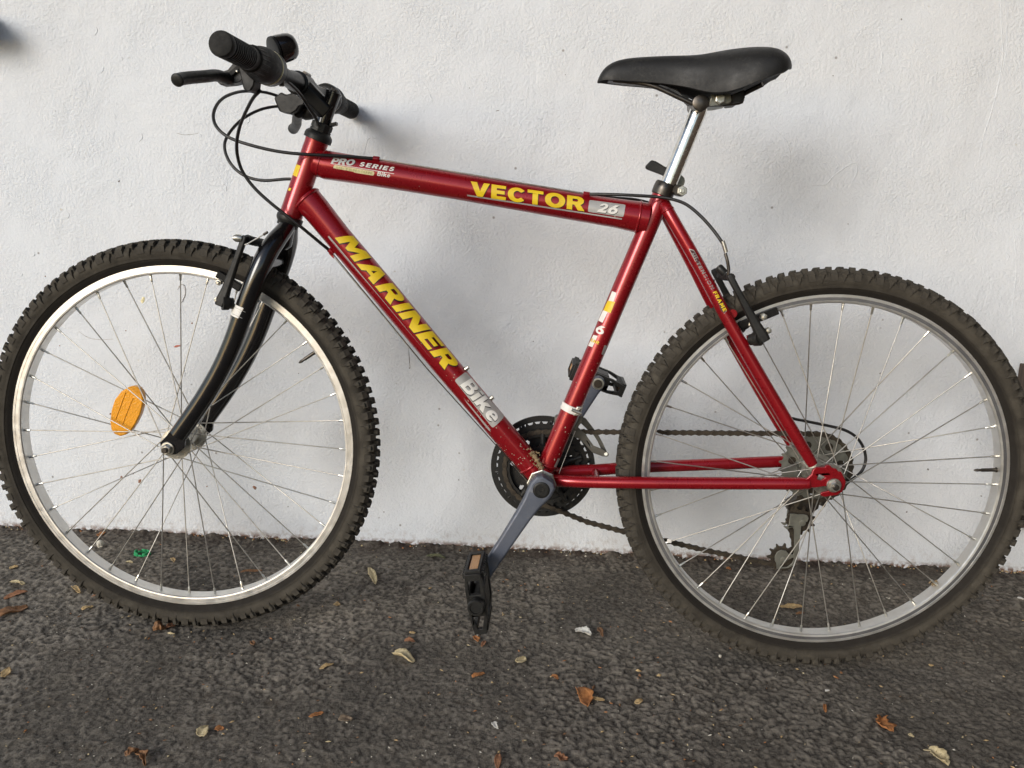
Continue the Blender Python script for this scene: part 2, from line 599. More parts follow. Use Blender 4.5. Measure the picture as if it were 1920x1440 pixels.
def wall_marks():
    def flat(name, col, rough=.8):
        m, nt, b = nodes(name)
        tc = nt.nodes.new('ShaderNodeTexCoord').outputs['Object']
        nt.links.new(mix(nt, ramp(nt, noise(nt, tc, 240, 4, .6), .35, .65), (*col, 1), (*(min(1, v * 1.5 + .06) for v in col), 1)), b.inputs['Base Color'])
        b.inputs['Roughness'].default_value = rough
        return m
    dk, br, gr, rd, yl = flat('pencil_grey', (.16, .15, .14)), flat('brown_speck', (.20, .09, .045)), flat('scuff_grey', (.42, .41, .40)), flat('red_smear', (.34, .10, .06)), flat('yellow_spot', (.62, .55, .32))
    r = random.Random(4)

    def blob(px, py, rx, ry, deg, m, name, n=14, jag=.4):
        c = [WL(px + math.cos(R(deg)) * rx * math.cos(t) * k - math.sin(R(deg)) * ry * math.sin(t) * k,
                py + math.sin(R(deg)) * rx * math.cos(t) * k + math.cos(R(deg)) * ry * math.sin(t) * k, 0)
             for t, k in ((2 * math.pi * i / n, 1 - jag * r.random()) for i in range(n))]
        h = r.uniform(.0005, .0009)
        cc = sum(c, Vector()) / n
        MB().add([Vector((p.x, .0002, p.z)) for p in c] + [Vector((cc.x + (p.x - cc.x) * .8, -h, cc.z + (p.z - cc.z) * .8)) for p in c],
                 [tuple(range(n, 2 * n))] + [(i, (i + 1) % n, (i + 1) % n + n, i + n) for i in range(n)]).build(name, m, WALL, 60)

    def line(px, rad, m, name, wob=.6):
        pts = spline([WL(x + r.uniform(-wob, wob), y + r.uniform(-wob, wob), 0) for x, y in px], 6)
        MB().tube(pts, [rad * (.25 + .75 * math.sin(math.pi * (i + .5) / len(pts)) ** .4) * r.uniform(.7, 1.2) for i in range(len(pts))], 6).build(name, m, WALL, 60)
    wm = WALL.data.materials[0]
    # grey hook-shaped scuff, red smears and specks seen through the front wheel
    line([(333, 544), (339, 534), (346, 536), (347, 548), (343, 562), (340, 568)], .0016, gr, 'scuff_mark')
    line([(148, 622), (165, 632), (186, 637), (212, 636)], .0009, gr, 'scuff_mark')
    blob(332, 649, 11, 2.2, -14, rd, 'red_smear')
    blob(268, 563, 5, 7, 10, yl, 'stain')
    for x, y, a in ((228, 895, 3.5), (262, 902, 5), (477, 914, 5.5), (207, 776, 2.8), (250, 888, 2), (388, 912, 2), (360, 606, 2.5), (236, 620, 1.6), (85, 518, 1.6), (112, 648, 1.5)):
        blob(x, y, a, a * .7, r.uniform(0, 180), br, 'dirt_speck')
    for x, y, a in ((223, 340, 2.6), (720, 565, 1.6), (655, 415, 1.5), (768, 690, 1.8), (560, 700, 1.4), (1000, 640, 1.5), (700, 840, 1.7), (1690, 36, 2.2), (1562, 142, 1.6), (1590, 420, 1.5), (880, 165, 1.4), (1060, 140, 1.2), (1420, 640, 1.5), (1650, 700, 2), (1740, 880, 2.6), (1700, 960, 2.2), (1840, 930, 2), (860, 900, 1.8), (720, 960, 1.6), (1100, 970, 1.6), (90, 920, 1.5), (60, 860, 1.4), (540, 950, 1.7)):
        blob(x, y, a, a * .75, r.uniform(0, 180), dk, 'pit')
    line([(620, 455), (628, 446), (640, 430)], .0011, wm, 'paint_ridge')
    line([(766, 652), (767, 668), (769, 690)], .0007, dk, 'hairline_crack', .4)
    line([(330, 250), (345, 253), (360, 252), (374, 249)], .00045, dk, 'hairline_crack')
    line([(930, 208), (936, 207)], .0008, dk, 'scuff_mark', .2)
    line([(680, 300), (684, 280), (690, 262), (700, 258), (716, 260)], .0009, wm, 'paint_ridge', 2)
    line([(1876, -20), (1878, 60), (1880, 110), (1870, 165), (1858, 215), (1845, 255), (1836, 300)], .0009, wm, 'paint_ridge')
    line([(1886, 10), (1888, 80), (1880, 130), (1866, 185), (1852, 240)], .0007, wm, 'paint_ridge')
    line([(1512, 346), (1545, 345), (1560, 333), (1578, 318), (1598, 305), (1606, 310), (1606, 326), (1596, 345)], .0011, wm, 'paint_ridge', 1.5)
    line([(1445, 236), (1462, 250), (1476, 268), (1480, 290), (1478, 312)], .0010, wm, 'paint_ridge', 2)
    line([(1648, 50), (1650, 85), (1654, 110), (1644, 160)], .0008, wm, 'paint_ridge')
    line([(1900, 420), (1908, 500), (1896, 580), (1898, 640)], .0008, wm, 'paint_ridge', 3)
    line([(790, 150), (805, 175), (816, 200)], .0007, wm, 'paint_ridge', 3)
    line([(570, 45), (578, 60), (590, 72)], .0007, wm, 'paint_ridge', 1)
    # loose flakes and runs of paint
    for k in range(70):
        x, y = r.uniform(0, 1920), r.uniform(0, 960)
        a = r.uniform(3, 9)
        t = r.uniform(40, 120)
        line([(x, y), (x + a * math.cos(R(t)), y + a * math.sin(R(t))), (x + 2 * a * math.cos(R(t + 20)), y + 2 * a * math.sin(R(t + 20)))], r.uniform(.0005, .0011), wm, 'paint_ridge', 1)
    # made-up brown box at the top left corner, sized for its soft shadow
    m, nt, b = nodes('old_brown_varnish')
    tc = nt.nodes.new('ShaderNodeTexCoord').outputs['Object']
    nt.links.new(mix(nt, ramp(nt, noise(nt, tc, 40, 4, .6), .35, .65), (.13, .075, .05, 1), (.08, .048, .034, 1)), b.inputs['Base Color'])
    b.inputs['Roughness'].default_value = .5
    p, q = WL(-160, 30, 0), WL(-3, 50, 0)
    bx = MB()
    bx.box(((p.x + q.x) / 2 - .002, -.046, q.z), (abs(q.x - p.x) / 2, 0, 0), (0, .045, 0), (0, 0, .022))
    o = bx.build('added_shadow_box', m, None, bevel=.012)
    tag(o, 'brown box added to cast the soft shadow at top left, only its tip showing', 'added box')


wall_marks()

def place():
    m, nt, b = nodes('weathered_dark_timber')
    tc = nt.nodes.new('ShaderNodeTexCoord').outputs['Object']
    mp = N(nt, 'ShaderNodeMapping')
    mp.inputs['Scale'].default_value = (30, 30, 2)
    nt.links.new(tc, mp.inputs[0])
    nt.links.new(mix(nt, ramp(nt, noise(nt, mp.outputs[0], 3, 5, .6), .35, .65), (.085, .058, .042, 1), (.05, .035, .027, 1)), b.inputs['Base Color'])
    b.inputs['Roughness'].default_value = .75
    # leaning board whose edge shows at the right of the frame
    p = [WL(1921, 684, -.03), WL(1990, 690, -.03), WL(1990, 985, -.03), WL(1893, 985, -.03), WL(1886, 900, -.03)]
    MBx = MB()
    vs = [Vector((q.x, -.045, q.z)) for q in p] + [Vector((q.x, -.012, q.z)) for q in p]
    k = len(p)
    MBx.add(vs, [tuple(range(k)), tuple(range(k, 2 * k))[::-1]] + [(i, (i + 1) % k, (i + 1) % k + k, i + k) for i in range(k)])
    o = MBx.build('board', m, None, bevel=.002)
    tag(o, 'dark brown wooden board at the right photo edge beside the rear tyre', 'board')
    # unseen roof and timber side, added outside the frame to shade the bicycle
    x1 = WL(1990, 700).x + .08
    b_ = MB()
    for i in range(22):
        b_.box((x1 + .012 * (i % 2), -.12 - i * .15, 1.25), (.012, 0, 0), (0, .073, 0), (0, 0, 1.25))
    tag(b_.build('added_shade_boarding', m, None), None, kind='structure')
    b_ = MB()
    b_.box((-.4, -.62, 2.62), (3.0, 0, 0), (0, .62, 0), (0, 0, .04))
    tag(b_.build('added_shade_roof', m, None), None, kind='structure')


place()

# ------------------------------------------------------------------ the bicycle
BIKE = empty('bicycle')
BIKE.matrix_world = M
tag(BIKE, 'red mountain bicycle with black fork leaning against the white wall', 'bicycle')

# ---- frame
FR = empty('frame', BIKE)


def edge_tube(rows, lat=0.0, seg=28):
    """rows: (x1, y1, x2, y2) opposite edges of the tube in the photograph"""
    pts, rad = [], []
    for x1, y1, x2, y2 in rows:
        a, b = P(x1, y1, lat), P(x2, y2, lat)
        pts.append((a + b) / 2)
        rad.append((a - b).length / 2 * .985)
    return pts, rad


HT0, HT1 = P(545, 405), P(594.5, 263.5)
HA = (HT1 - HT0).normalized()
MB().lathe(HT0, HA, [(-.001, .0175), (.001, .0182), (.004, .0182), (.006, .0177), ((HT1 - HT0).length - .006, .0177), ((HT1 - HT0).length, .0182)], 32).build('head_tube', 'red', FR)
tt_p, tt_r = edge_tube([(598, 276, 590, 330), (616, 282, 607, 336.5), (700, 296.5, 692, 348.5), (860, 324, 852, 374), (1090, 362, 1081, 415), (1160, 372, 1150, 427), (1205, 377.5, 1193, 437)])
tt_r[0] *= .97
tt_p.append(tt_p[-1] + (tt_p[-1] - tt_p[-2]) * .35)
tt_r.append(tt_r[-1])
MB().tube(tt_p, tt_r, 32).build('top_tube', 'red', FR)
dt_p, dt_r = edge_tube([(590, 349, 556, 393), (610, 372.5, 574, 411), (652.8, 428, 613, 457), (729, 518, 690, 549.5), (860.6, 677.5, 822, 706), (1003, 848, 965, 871), (1030, 885, 995, 905)])
MB().tube(dt_p, dt_r, 32).build('down_tube', 'red', FR)
BB = P(1016.5, 894)
ST0, ST1 = BB, P(1245, 356)
SA = (ST1 - ST0).normalized()
SL = (ST1 - ST0).length
MB().lathe(ST0, SA, [(0, .0155), (SL * .75, .0153), (SL * .9, .0150), (SL - .002, .0145), (SL, .0143)], 28).build('seat_tube', 'red', FR)
MB().lathe(BB - Vector((0, .036, 0)), (0, 1, 0), [(0, .0195), (.001, .0212), (.071, .0212), (.072, .0195)], 32).build('bottom_bracket_shell', 'red', FR)


def mirrored(p):
    return Vector((p.x, -p.y, p.z))


cs_px = [(1040, 901, -.016), (1062, 902, -.026), (1120, 904, -.034), (1200, 905, -.043), (1350, 906, -.052), (1500, 906.5, -.061), (1517, 906.5, -.062)]
cs = spline([P(*q) for q in cs_px], 4)
cr = [.0098] * (len(cs) - 4) + [.0088, .0086, .0082, .0074]
MB().tube(cs, cr, 18).build('chainstay', 'red', FR)
MB().tube([mirrored(p) for p in cs], cr, 18).build('chainstay', 'red', FR)
ss_px = [(1246, 384, -.012), (1258, 406, -.022), (1311, 499, -.036), (1360, 591, -.0445), (1422, 700, -.053), (1488, 811, -.061), (1524, 871, -.064)]
ss = spline([P(*q) for q in ss_px], 4)
sr = [.0095] * (len(ss) - 4) + [.0092, .009, .0086, .0078]
MB().tube(ss, sr, 18).build('seatstay', 'red', FR)
MB().tube([mirrored(p) for p in ss], sr, 18).build('seatstay', 'red', FR)
a = P(1395, 652, -.05)
MB().tube([Vector((a.x - .02, -.045, a.z + .05)), Vector((a.x - .02, .045, a.z + .05))], .0065, 14).build('brake_bridge', 'red', FR)
a = P(1117, 893)
MB().tube([Vector((a.x, -.033, a.z)), Vector((a.x, .033, a.z))], .006, 14).build('chainstay_bridge', 'red', FR)
# rear dropouts
dpx = [(478, 645), (484, 610), (512, 585), (532, 566), (545, 525), (575, 508), (640, 508), (655, 490), (682, 490), (700, 512), (735, 520), (752, 545), (775, 545), (792, 580), (812, 622), (806, 662), (783, 708), (742, 735), (640, 750), (606, 738), (612, 716), (700, 695), (672, 668), (640, 662), (560, 674), (485, 676)]
hol = [(575, 605), (590, 563), (650, 590), (610, 618)]
dy = -.0655
dp, dh = XZ(dpx, dy, 1400, 760, 4.364), XZ(hol, dy, 1400, 760, 4.364)
MB().prism(dp, dy, dy + .005, [dh]).build('dropout', 'red', FR, bevel=.0008)
MB().prism(dp, -dy - .005, -dy, [dh]).build('dropout', 'red', FR, bevel=.0008)
# welds: raised bead rings where tubes meet
for p0, ax, r0 in ((tt_p[0] + (tt_p[1] - tt_p[0]) * .55, tt_p[1] - tt_p[0], tt_r[0] + .0008), (dt_p[0] + (dt_p[1] - dt_p[0]) * .15, dt_p[1] - dt_p[0], dt_r[0] + .0010), (tt_p[-2] + (tt_p[-3] - tt_p[-2]) * .05, tt_p[-2] - tt_p[-3], tt_r[-2] + .0008),
                   (ST0 + SA * .0235, SA, .0165), (dt_p[-2] + (dt_p[-1] - dt_p[-2]) * .35, dt_p[-1] - dt_p[-2], dt_r[-2] + .0010), (ss[3], ss[4] - ss[3], .0102)):
    MB().lathe(p0 - ax.normalized() * .0025, ax, [(0, r0 - .0018), (.0012, r0), (.0025, r0 + .0004), (.0038, r0), (.005, r0 - .0018)], 32).build('weld_bead', 'red', FR)
# cable stops
for (x, y, lt, dx, dyy) in ((706, 298, -.010, 1, .12), (1100, 364.5, -.010, 1, .14), (621, 472, -.006, .70, .72)):
    p = P(x, y, lt)
    q = P(x + dx * 10, y + dyy * 10, lt)
    d = (q - p).normalized()
    b = MB().lathe(p - d * .0055, d, [(0, .0034), (.0006, .0042), (.009, .0042), (.0105, .0034)], 16)
    b.box(p - Vector((0, 0, .003)) + Vector((0, .003, -.001)), d * .005, Vector((0, .0035, 0)), Vector((0, 0, .003)))
    b.build('cable_stop', 'red', FR)
for x, y in ((876, 690), (922, 746)):
    p = P(x, y)
    d = Vector((.767, 0, .642))
    b = MB().lathe(p - d * .006, d, [(0, .0042), (.0045, .0042), (.0046, .0034), (.0085, .0034), (.0090, .0028)], 12)
    b.build('bottle_bolt', 'steel', FR)


# ---- lettering and stripes wrapped on the tubes
class Wrap:
    """flat outlines (u along the tube, v up across it, seen from the near side) laid on the tube's skin"""

    def __init__(s, pts, rad, lift=.0004):
        s.a, s.b = Vector(pts[0]), Vector(pts[-1])
        s.d = (s.b - s.a).normalized()
        s.L = (s.b - s.a).length
        n1 = Vector((0, -1, 0))
        s.n1 = (n1 - s.d * n1.dot(s.d)).normalized()
        s.n2 = s.n1.cross(s.d)
        s.tab = []
        for p, r in zip(pts, rad):
            s.tab.append(((Vector(p) - s.a).dot(s.d), r))
        s.lift = lift

    def r(s, u):
        t = s.tab
        if u <= t[0][0]:
            return t[0][1]
        for (u0, r0), (u1, r1) in zip(t, t[1:]):
            if u <= u1:
                return r0 + (r1 - r0) * (u - u0) / (u1 - u0)
        return t[-1][1]

    def uv(s, px, py):
        """photograph point -> (u, v) with v the arc on the skin"""
        y = s.a.y - .8 * s.tab[0][1]
        for _ in range(6):
            p = P(px, py, y)
            u = (p - s.a).dot(s.d)
            r = s.r(u)
            v = max(-.97, min(.97, (p - s.a - s.d * u).dot(s.n2) / r))
            c = s.a + s.d * u
            y = (c + s.n1 * r * math.sqrt(1 - v * v) + s.n2 * r * v).y
        return u, math.asin(v) * r

    def pt(s, u, v, lift=0):
        r = s.r(u)
        t = v / r
        return s.a + s.d * u + (s.n1 * math.cos(t) + s.n2 * math.sin(t)) * (r + s.lift + lift)

    def lay(s, bm2d, name, m, parent, lift=0):
        """bm2d: flat bmesh in (u, v, 0)"""
        vs = [v.co.y for v in bm2d.verts]
        st = .0016
        k = math.floor(min(vs) / st) + 1
        while k * st < max(vs):
            g = list(bm2d.verts) + list(bm2d.edges) + list(bm2d.faces)
            bmesh.ops.bisect_plane(bm2d, geom=g, plane_co=(0, k * st, 0), plane_no=(0, 1, 0))
            k += 1
        for v in bm2d.verts:
            v.co = s.pt(v.co.x, v.co.y, lift)
        me = bpy.data.meshes.new(name)
        bmesh.ops.triangulate(bm2d, faces=bm2d.faces)
        bm2d.to_mesh(me)
        bm2d.free()
        me.materials.append(MT[m])
        for p in me.polygons:
            p.use_smooth = True
        return link(me, name, parent)


def poly2d(loops):
    bm = bmesh.new()
    lv = [[Vector((x, y, 0)) for x, y in q] for q in loops]
    vs = [bm.verts.new(v) for q in lv for v in q]
    for t in tessellate_polygon(lv):
        try:
            bm.faces.new([vs[i] for i in t])
        except ValueError:
            pass
    return bm


def text2d(body, bold=0.0, shear=0.0, spacing=1.0):
    cu = bpy.data.curves.new('lettering', 'FONT')
    cu.body = body
    cu.offset = bold
    cu.shear = shear
    cu.space_character = spacing
    cu.resolution_u = 4
    ob = bpy.data.objects.new('lettering', cu)
    COL.objects.link(ob)
    bpy.context.view_layer.update()
    me = bpy.data.meshes.new_from_object(ob.evaluated_get(bpy.context.evaluated_depsgraph_get()))
    bpy.data.objects.remove(ob)
    bm = bmesh.new()
    bm.from_mesh(me)
    bpy.data.meshes.remove(me)
    bpy.data.curves.remove(cu)
    return bm


# heavy display capitals drawn as outlines on a 0..1 height grid: letter -> (width, loops)
def ell(cx, cy, rx, ry, n=20, a0=0, a1=360):
    return [(cx + rx * math.cos(R(a0 + (a1 - a0) * i / n)), cy + ry * math.sin(R(a0 + (a1 - a0) * i / n))) for i in range(n if a1 - a0 == 360 else n + 1)]


def arc(cx, cy, rx, ry, a0, a1, n=10):
    return [(cx + rx * math.cos(R(a0 + (a1 - a0) * i / n)), cy + ry * math.sin(R(a0 + (a1 - a0) * i / n))) for i in range(n + 1)]


GL = {
    'M': (1.32, [[(0, 0), (.05, 1), (.42, 1), (.66, .52), (.90, 1), (1.27, 1), (1.32, 0), (1.00, 0), (.98, .56), (.74, .10), (.58, .10), (.34, .56), (.32, 0)]]),
    'A': (1.16, [[(0, 0), (.40, 1), (.76, 1), (1.16, 0), (.80, 0), (.73, .20), (.43, .20), (.36, 0)], [(.50, .40), (.66, .40), (.58, .66)]]),
    'R': (1.02, [[(0, 0), (0, 1), (.62, 1)] + arc(.62, .68, .36, .32, 80, -62, 9) + [(1.04, 0), (.66, 0), (.44, .36), (.32, .36), (.32, 0)], [(.32, .58), (.32, .78), (.54, .78)] + arc(.54, .68, .10, .10, 80, -80, 5) + [(.54, .58)]]),
    'I': (.33, [[(0, 0), (0, 1), (.33, 1), (.33, 0)]]),
    'N': (1.08, [[(0, 0), (0, 1), (.36, 1), (.76, .46), (.76, 1), (1.08, 1), (1.08, 0), (.74, 0), (.32, .56), (.32, 0)]]),
    'E': (.86, [[(0, 0), (0, 1), (.84, 1), (.84, .77), (.32, .77), (.32, .62), (.78, .62), (.78, .39), (.32, .39), (.32, .23), (.86, .23), (.86, 0)]]),
    'V': (1.12, [[(0, 1), (.37, 1), (.57, .40), (.77, 1), (1.12, 1), (.72, 0), (.40, 0)]]),
    'C': (1.04, [arc(.54, .5, .54, .52, 38, 322, 18) + [(.80, .34)] + arc(.56, .5, .22, .27, 310, 50, 12) + [(.80, .68)]]),
    'T': (.92, [[(0, 1), (.92, 1), (.92, .76), (.62, .76), (.62, 0), (.30, 0), (.30, .76), (0, .76)]]),
    'O': (1.18, [ell(.59, .5, .59, .53, 28), ell(.59, .5, .24, .27, 22)[::-1]]),
    'B': (.98, [[(0, 0), (0, 1), (.58, 1)] + arc(.60, .75, .28, .25, 85, -60, 7) + arc(.62, .29, .34, .29, 65, -85, 8) + [(.60, 0)], [(.30, .60), (.30, .80), (.52, .80)] + arc(.52, .70, .09, .10, 80, -80, 5), [(.30, .20), (.30, .42), (.54, .42)] + arc(.54, .31, .11, .11, 80, -80, 5)]),
    'i': (.34, [[(0, 0), (0, .70), (.31, .70), (.31, 0)], [(0, .80), (0, 1), (.31, 1), (.31, .80)]]),
    'k': (.92, [[(0, 0), (0, 1), (.30, 1), (.30, .48), (.52, .72), (.90, .72), (.60, .42), (.95, 0), (.57, 0), (.38, .28), (.30, .20), (.30, 0)]]),
    'e': (.82, [arc(.40, .36, .41, .38, -40, -360, 18) + [(.81, .29), (.29, .29)] + arc(.42, .30, .13, .12, 190, 330, 5), [(.29, .44)] + arc(.41, .45, .12, .12, 175, 5, 6)]),
    '2': (.84, [[(.02, 0), (.02, .20), (.42, .50)] + arc(.41, .70, .12, .10, -40, 170, 6) + [(.03, .66)] + arc(.41, .68, .39, .33, 170, -38, 10) + [(.44, .24), (.84, .24), (.84, 0)]]),
    '6': (.90, [arc(.45, .34, .44, .36, 130, -180, 16) + [(.03, .5), (.30, .85), (.46, 1), (.84, 1), (.56, .70)] + [(.40, .69)], ell(.46, .33, .16, .14, 12)[::-1]]),
    'P': (.96, [[(0, 0), (0, 1), (.60, 1)] + arc(.60, .66, .36, .34, 80, -80, 9) + [(.60, .32), (.32, .32), (.32, 0)], [(.32, .54), (.32, .78), (.54, .78)] + arc(.54, .66, .11, .12, 80, -80, 5)]),
    'S': (.88, [arc(.42, .70, .40, .32, 20, 200, 9) + arc(.20, .56, .16, .12, 200, 270, 3) + [(.50, .40)] + arc(.46, .29, .12, .08, 60, -80, 5) + [(.04, .30)] + arc(.44, .30, .42, .31, 190, 420, 12) + [(.36, .62)] + arc(.44, .70, .10, .07, 230, 20, 5)]),
    'F': (.82, [[(0, 0), (0, 1), (.82, 1), (.82, .77), (.32, .77), (.32, .60), (.72, .60), (.72, .37), (.32, .37), (.32, 0)]]),
    'K': (1.02, [[(0, 0), (0, 1), (.32, 1), (.32, .62), (.60, 1), (.98, 1), (.62, .54), (1.04, 0), (.64, 0), (.42, .32), (.32, .22), (.32, 0)]]),
    'H': (1.02, [[(0, 0), (0, 1), (.32, 1), (.32, .62), (.70, .62), (.70, 1), (1.02, 1), (1.02, 0), (.70, 0), (.70, .38), (.32, .38), (.32, 0)]]),
    '-': (.46, [[(0, .40), (0, .60), (.42, .60), (.42, .40)]]),
    ' ': (.45, []),
}


def word2d(wd, gap=.13):
    """returns list of loops groups per letter, and total width, on unit height"""
    x, out = 0, []
    for ch in wd:
        wdt, loops = GL[ch]
        if loops:
            out.append([[(x + a, b) for a, b in q] for q in loops])
        x += wdt + gap
    return out, x - gap


def letters(wrap, wd, p0, p1, hpx, m, parent, shear=0., gap=.13, lift=0.0002, dshift=None, name='letter', across=False):
    """p0, p1: baseline ends in the photograph; hpx: letter height in pixels; each letter its own piece"""
    u0, v0 = wrap.uv(*p0)
    u1, v1 = wrap.uv(*p1)
    gl, wt = word2d(wd, gap)
    h = met(hpx, wrap.pt(u0, v0))
    tot = wt + shear
    for loops in gl:
        out = []
        for q in loops:
            r = []
            for a, b in q:
                t = (a + shear * b) / tot
                if across:
                    r.append((u0 + (u1 - u0) * t + b * h, v0 + (v1 - v0) * t))
                    continue
                r.append((u0 + (u1 - u0) * t + (dshift[0] if dshift else 0), v0 + (v1 - v0) * t + b * h + (dshift[1] if dshift else 0)))
            out.append(r)
        bmx = bmesh.new()
        if wd and len(out) == 2 and out[1][0][1] > max(p[1] for p in out[0][:1]) + 1e9:
            pass
        # separate islands (dot of the i) and holes
        groups = []
        for q in out:
            xs = [p[0] for p in q]
            ys = [p[1] for p in q]
            bb = (min(xs), max(xs), min(ys), max(ys))
            for g in groups:
                o = g['bb']
                if bb[0] >= o[0] - 1e-7 and bb[1] <= o[1] + 1e-7 and bb[2] >= o[2] - 1e-7 and bb[3] <= o[3] + 1e-7:
                    g['l'].append(q)
                    break
            else:
                groups.append({'bb': bb, 'l': [q]})
        for g in groups:
            t = poly2d(g['l'])
            me = bpy.data.meshes.new('t')
            t.to_mesh(me)
            bmx.from_mesh(me)
            t.free()
            bpy.data.meshes.remove(me)
        wrap.lay(bmx, name, m, parent, lift)


def patch(wrap, px, m, parent, name='decal', lift=0.):
    q = [wrap.uv(*p) for p in px]
    return wrap.lay(poly2d([q]), name, m, parent, lift)


def rounded(pts, r=.25, n=4):
    """round the corners of a px polygon"""
    out = []
    k = len(pts)
    for i in range(k):
        a, b, c = Vector(pts[i - 1]), Vector(pts[i]), Vector(pts[(i + 1) % k])
        rr = min((a - b).length, (c - b).length) * r
        p, q = b + (a - b).normalized() * rr, b + (c - b).normalized() * rr
        for j in range(n + 1):
            t = j / n
            out.append(tuple((p * (1 - t) + b * t) * (1 - t) + (b * (1 - t) + q * t) * t))
    return out


def thin(wrap, a, b, wpx, m, parent, lift=0.):
    a, b = Vector(a), Vector(b)
    n = Vector((-(b - a).y, (b - a).x)).normalized() * wpx / 2
    k = 6
    pts = [a + (b - a) * i / k - n for i in range(k + 1)] + [a + (b - a) * i / k + n for i in range(k, -1, -1)]
    return patch(wrap, [tuple(p) for p in pts], m, parent, 'pinstripe', lift)


WD = Wrap(dt_p[1:-1], dt_r[1:-1])
letters(WD, 'MARINER', (628, 446), (843, 704), 32, 'shadow_ink', FR, .36, .10, .0000, (.0012, -.0014), 'letter_shadow')
letters(WD, 'MARINER', (628, 446), (843, 704), 32, 'yellow', FR, .36, .10, .0004)
thin(WD, (616, 443), (919, 807), 3.2, 'silver', FR)
patch(WD, rounded([(852, 713), (873, 697), (946, 781), (924, 803)], .16), 'silver', FR, 'badge')
letters(WD, 'Bike', (862, 722), (924, 797), 27, 'shadow_ink', FR, .15, .07, .0003, (.0010, -.0010), 'letter_shadow')
letters(WD, 'Bike', (862, 722), (924, 797), 27, 'white', FR, .15, .07, .0006)
WT = Wrap(tt_p, tt_r)
letters(WT, 'VECTOR', (882, 366), (1092, 395.5), 26, 'shadow_ink', FR, -.10, .10, .0, (.0009, -.0011), 'letter_shadow')
letters(WT, 'VECTOR', (882, 366), (1092, 395.5), 26, 'yellow', FR, -.10, .10, .0004)
patch(WT, rounded([(1105, 375), (1173, 384), (1169, 407), (1102, 397)], .14), 'silver', FR, 'badge')
letters(WT, '26', (1119, 397), (1160, 403), 17, 'shadow_ink', FR, .25, .10, .0003, (.0008, -.0008), 'letter_shadow')
letters(WT, '26', (1119, 397), (1160, 403), 17, 'white', FR, .25, .10, .0006)
thin(WT, (876, 366), (1166, 410.5), 2.6, 'silver', FR)
letters(WT, 'PRO', (620, 307), (666, 311.5), 12, 'silver', FR, .28, .03)
letters(WT, 'SERIES', (673, 311.5), (740, 322), 8.5, 'white', FR, .28, .30)
thin(WT, (620, 306.5), (739, 326), 1.1, 'white', FR)
patch(WT, rounded([(626, 309), (702.5, 321.5), (701, 329.5), (624.5, 317)], .45), 'cream', FR, 'badge')
letters(WT, 'HI-TENSION', (630, 316.2), (698, 326.8), 4.6, 'olive', FR, .12, .20, .0004)
letters(WT, 'Bike', (707, 329), (732, 333), 7.5, 'white', FR, .12, .12)
WS = Wrap(ss[7:14], sr[7:14])
patch(WS, rounded([(1291, 466), (1301, 469), (1363, 582), (1359, 588), (1352, 586)], .2), 'silver', FR, 'badge')
patch(WS, rounded([(1293, 468), (1301, 471), (1362, 582), (1358, 586.5), (1353, 584)], .2), 'dark_label', FR, 'badge', .0003)
letters(WS, 'HI-TENSION', (1295.5, 476), (1334, 544), 6.2, 'grey_ink', FR, .1, .25, .0006)
letters(WS, 'FRAME', (1336.5, 548), (1357, 585), 6.5, 'yellow', FR, .1, .25, .0006)
WQ = Wrap([ST0, ST0 + SA * SL * .75, ST1], [.0155, .0153, .0145])
patch(WQ, [(1148, 546), (1156, 549), (1148, 572), (1139, 569)], 'white', FR)
patch(WQ, [(1140, 564), (1153.5, 566), (1145, 587), (1132, 582)], 'yellow', FR, 'decal', .0003)
patch(WQ, [(1131, 582), (1140.5, 584), (1130, 605), (1122, 601)], 'white', FR)
letters(WQ, '6', (1116, 622), (1130, 629), 16, 'white', FR, 0, .1, .0003, across=True)
patch(WQ, [(1113, 628), (1121, 630), (1111, 651), (1103, 648)], 'white', FR)
letters(WQ, 'EAR', (1108, 640), (1122, 646), 6, 'yellow', FR, 0, .1, .0004, across=True)
patch(WQ, rounded([(1133, 647), (1138.5, 648.5), (1131.5, 666), (1127.5, 664)], .3), 'silver', FR)
patch(WQ, rounded([(1046, 859), (1049.5, 860), (1042, 876), (1038.5, 875)], .3), 'silver', FR)
WH = Wrap([HT0, HT1], [.0177, .0177])
patch(WH, [(556, 308), (564, 311), (557, 332), (549, 328)], 'yellow', FR)
patch(WH, [(542.5, 352), (546.5, 353), (544.5, 358), (540.5, 357)], 'yellow', FR)
# dried mud in the corner over the bottom bracket
b = MB()
mp = [P(997, 848, -.012), P(1003, 856, -.019), P(1009, 866, -.023), P(1014, 876, -.024), P(1017, 885, -.026), P(1020, 890, -.027)]
b.tube(spline(mp, 5), [.002 + .0022 * math.sin(i * .9) ** 2 + .002 * rnd.random() for i in range(26)], 9)
for i in range(26):
    q = mp[rnd.randrange(6)] + Vector((rnd.uniform(-.008, .008), -.004, rnd.uniform(-.008, .008)))
    b.tube([q, q + Vector((rnd.uniform(-.004, .004), -.001, rnd.uniform(-.004, .004)))], [rnd.uniform(.0006, .0018), .0004], 5)
tag(b.build('dried_mud', 'mud', FR), None, kind='stuff')

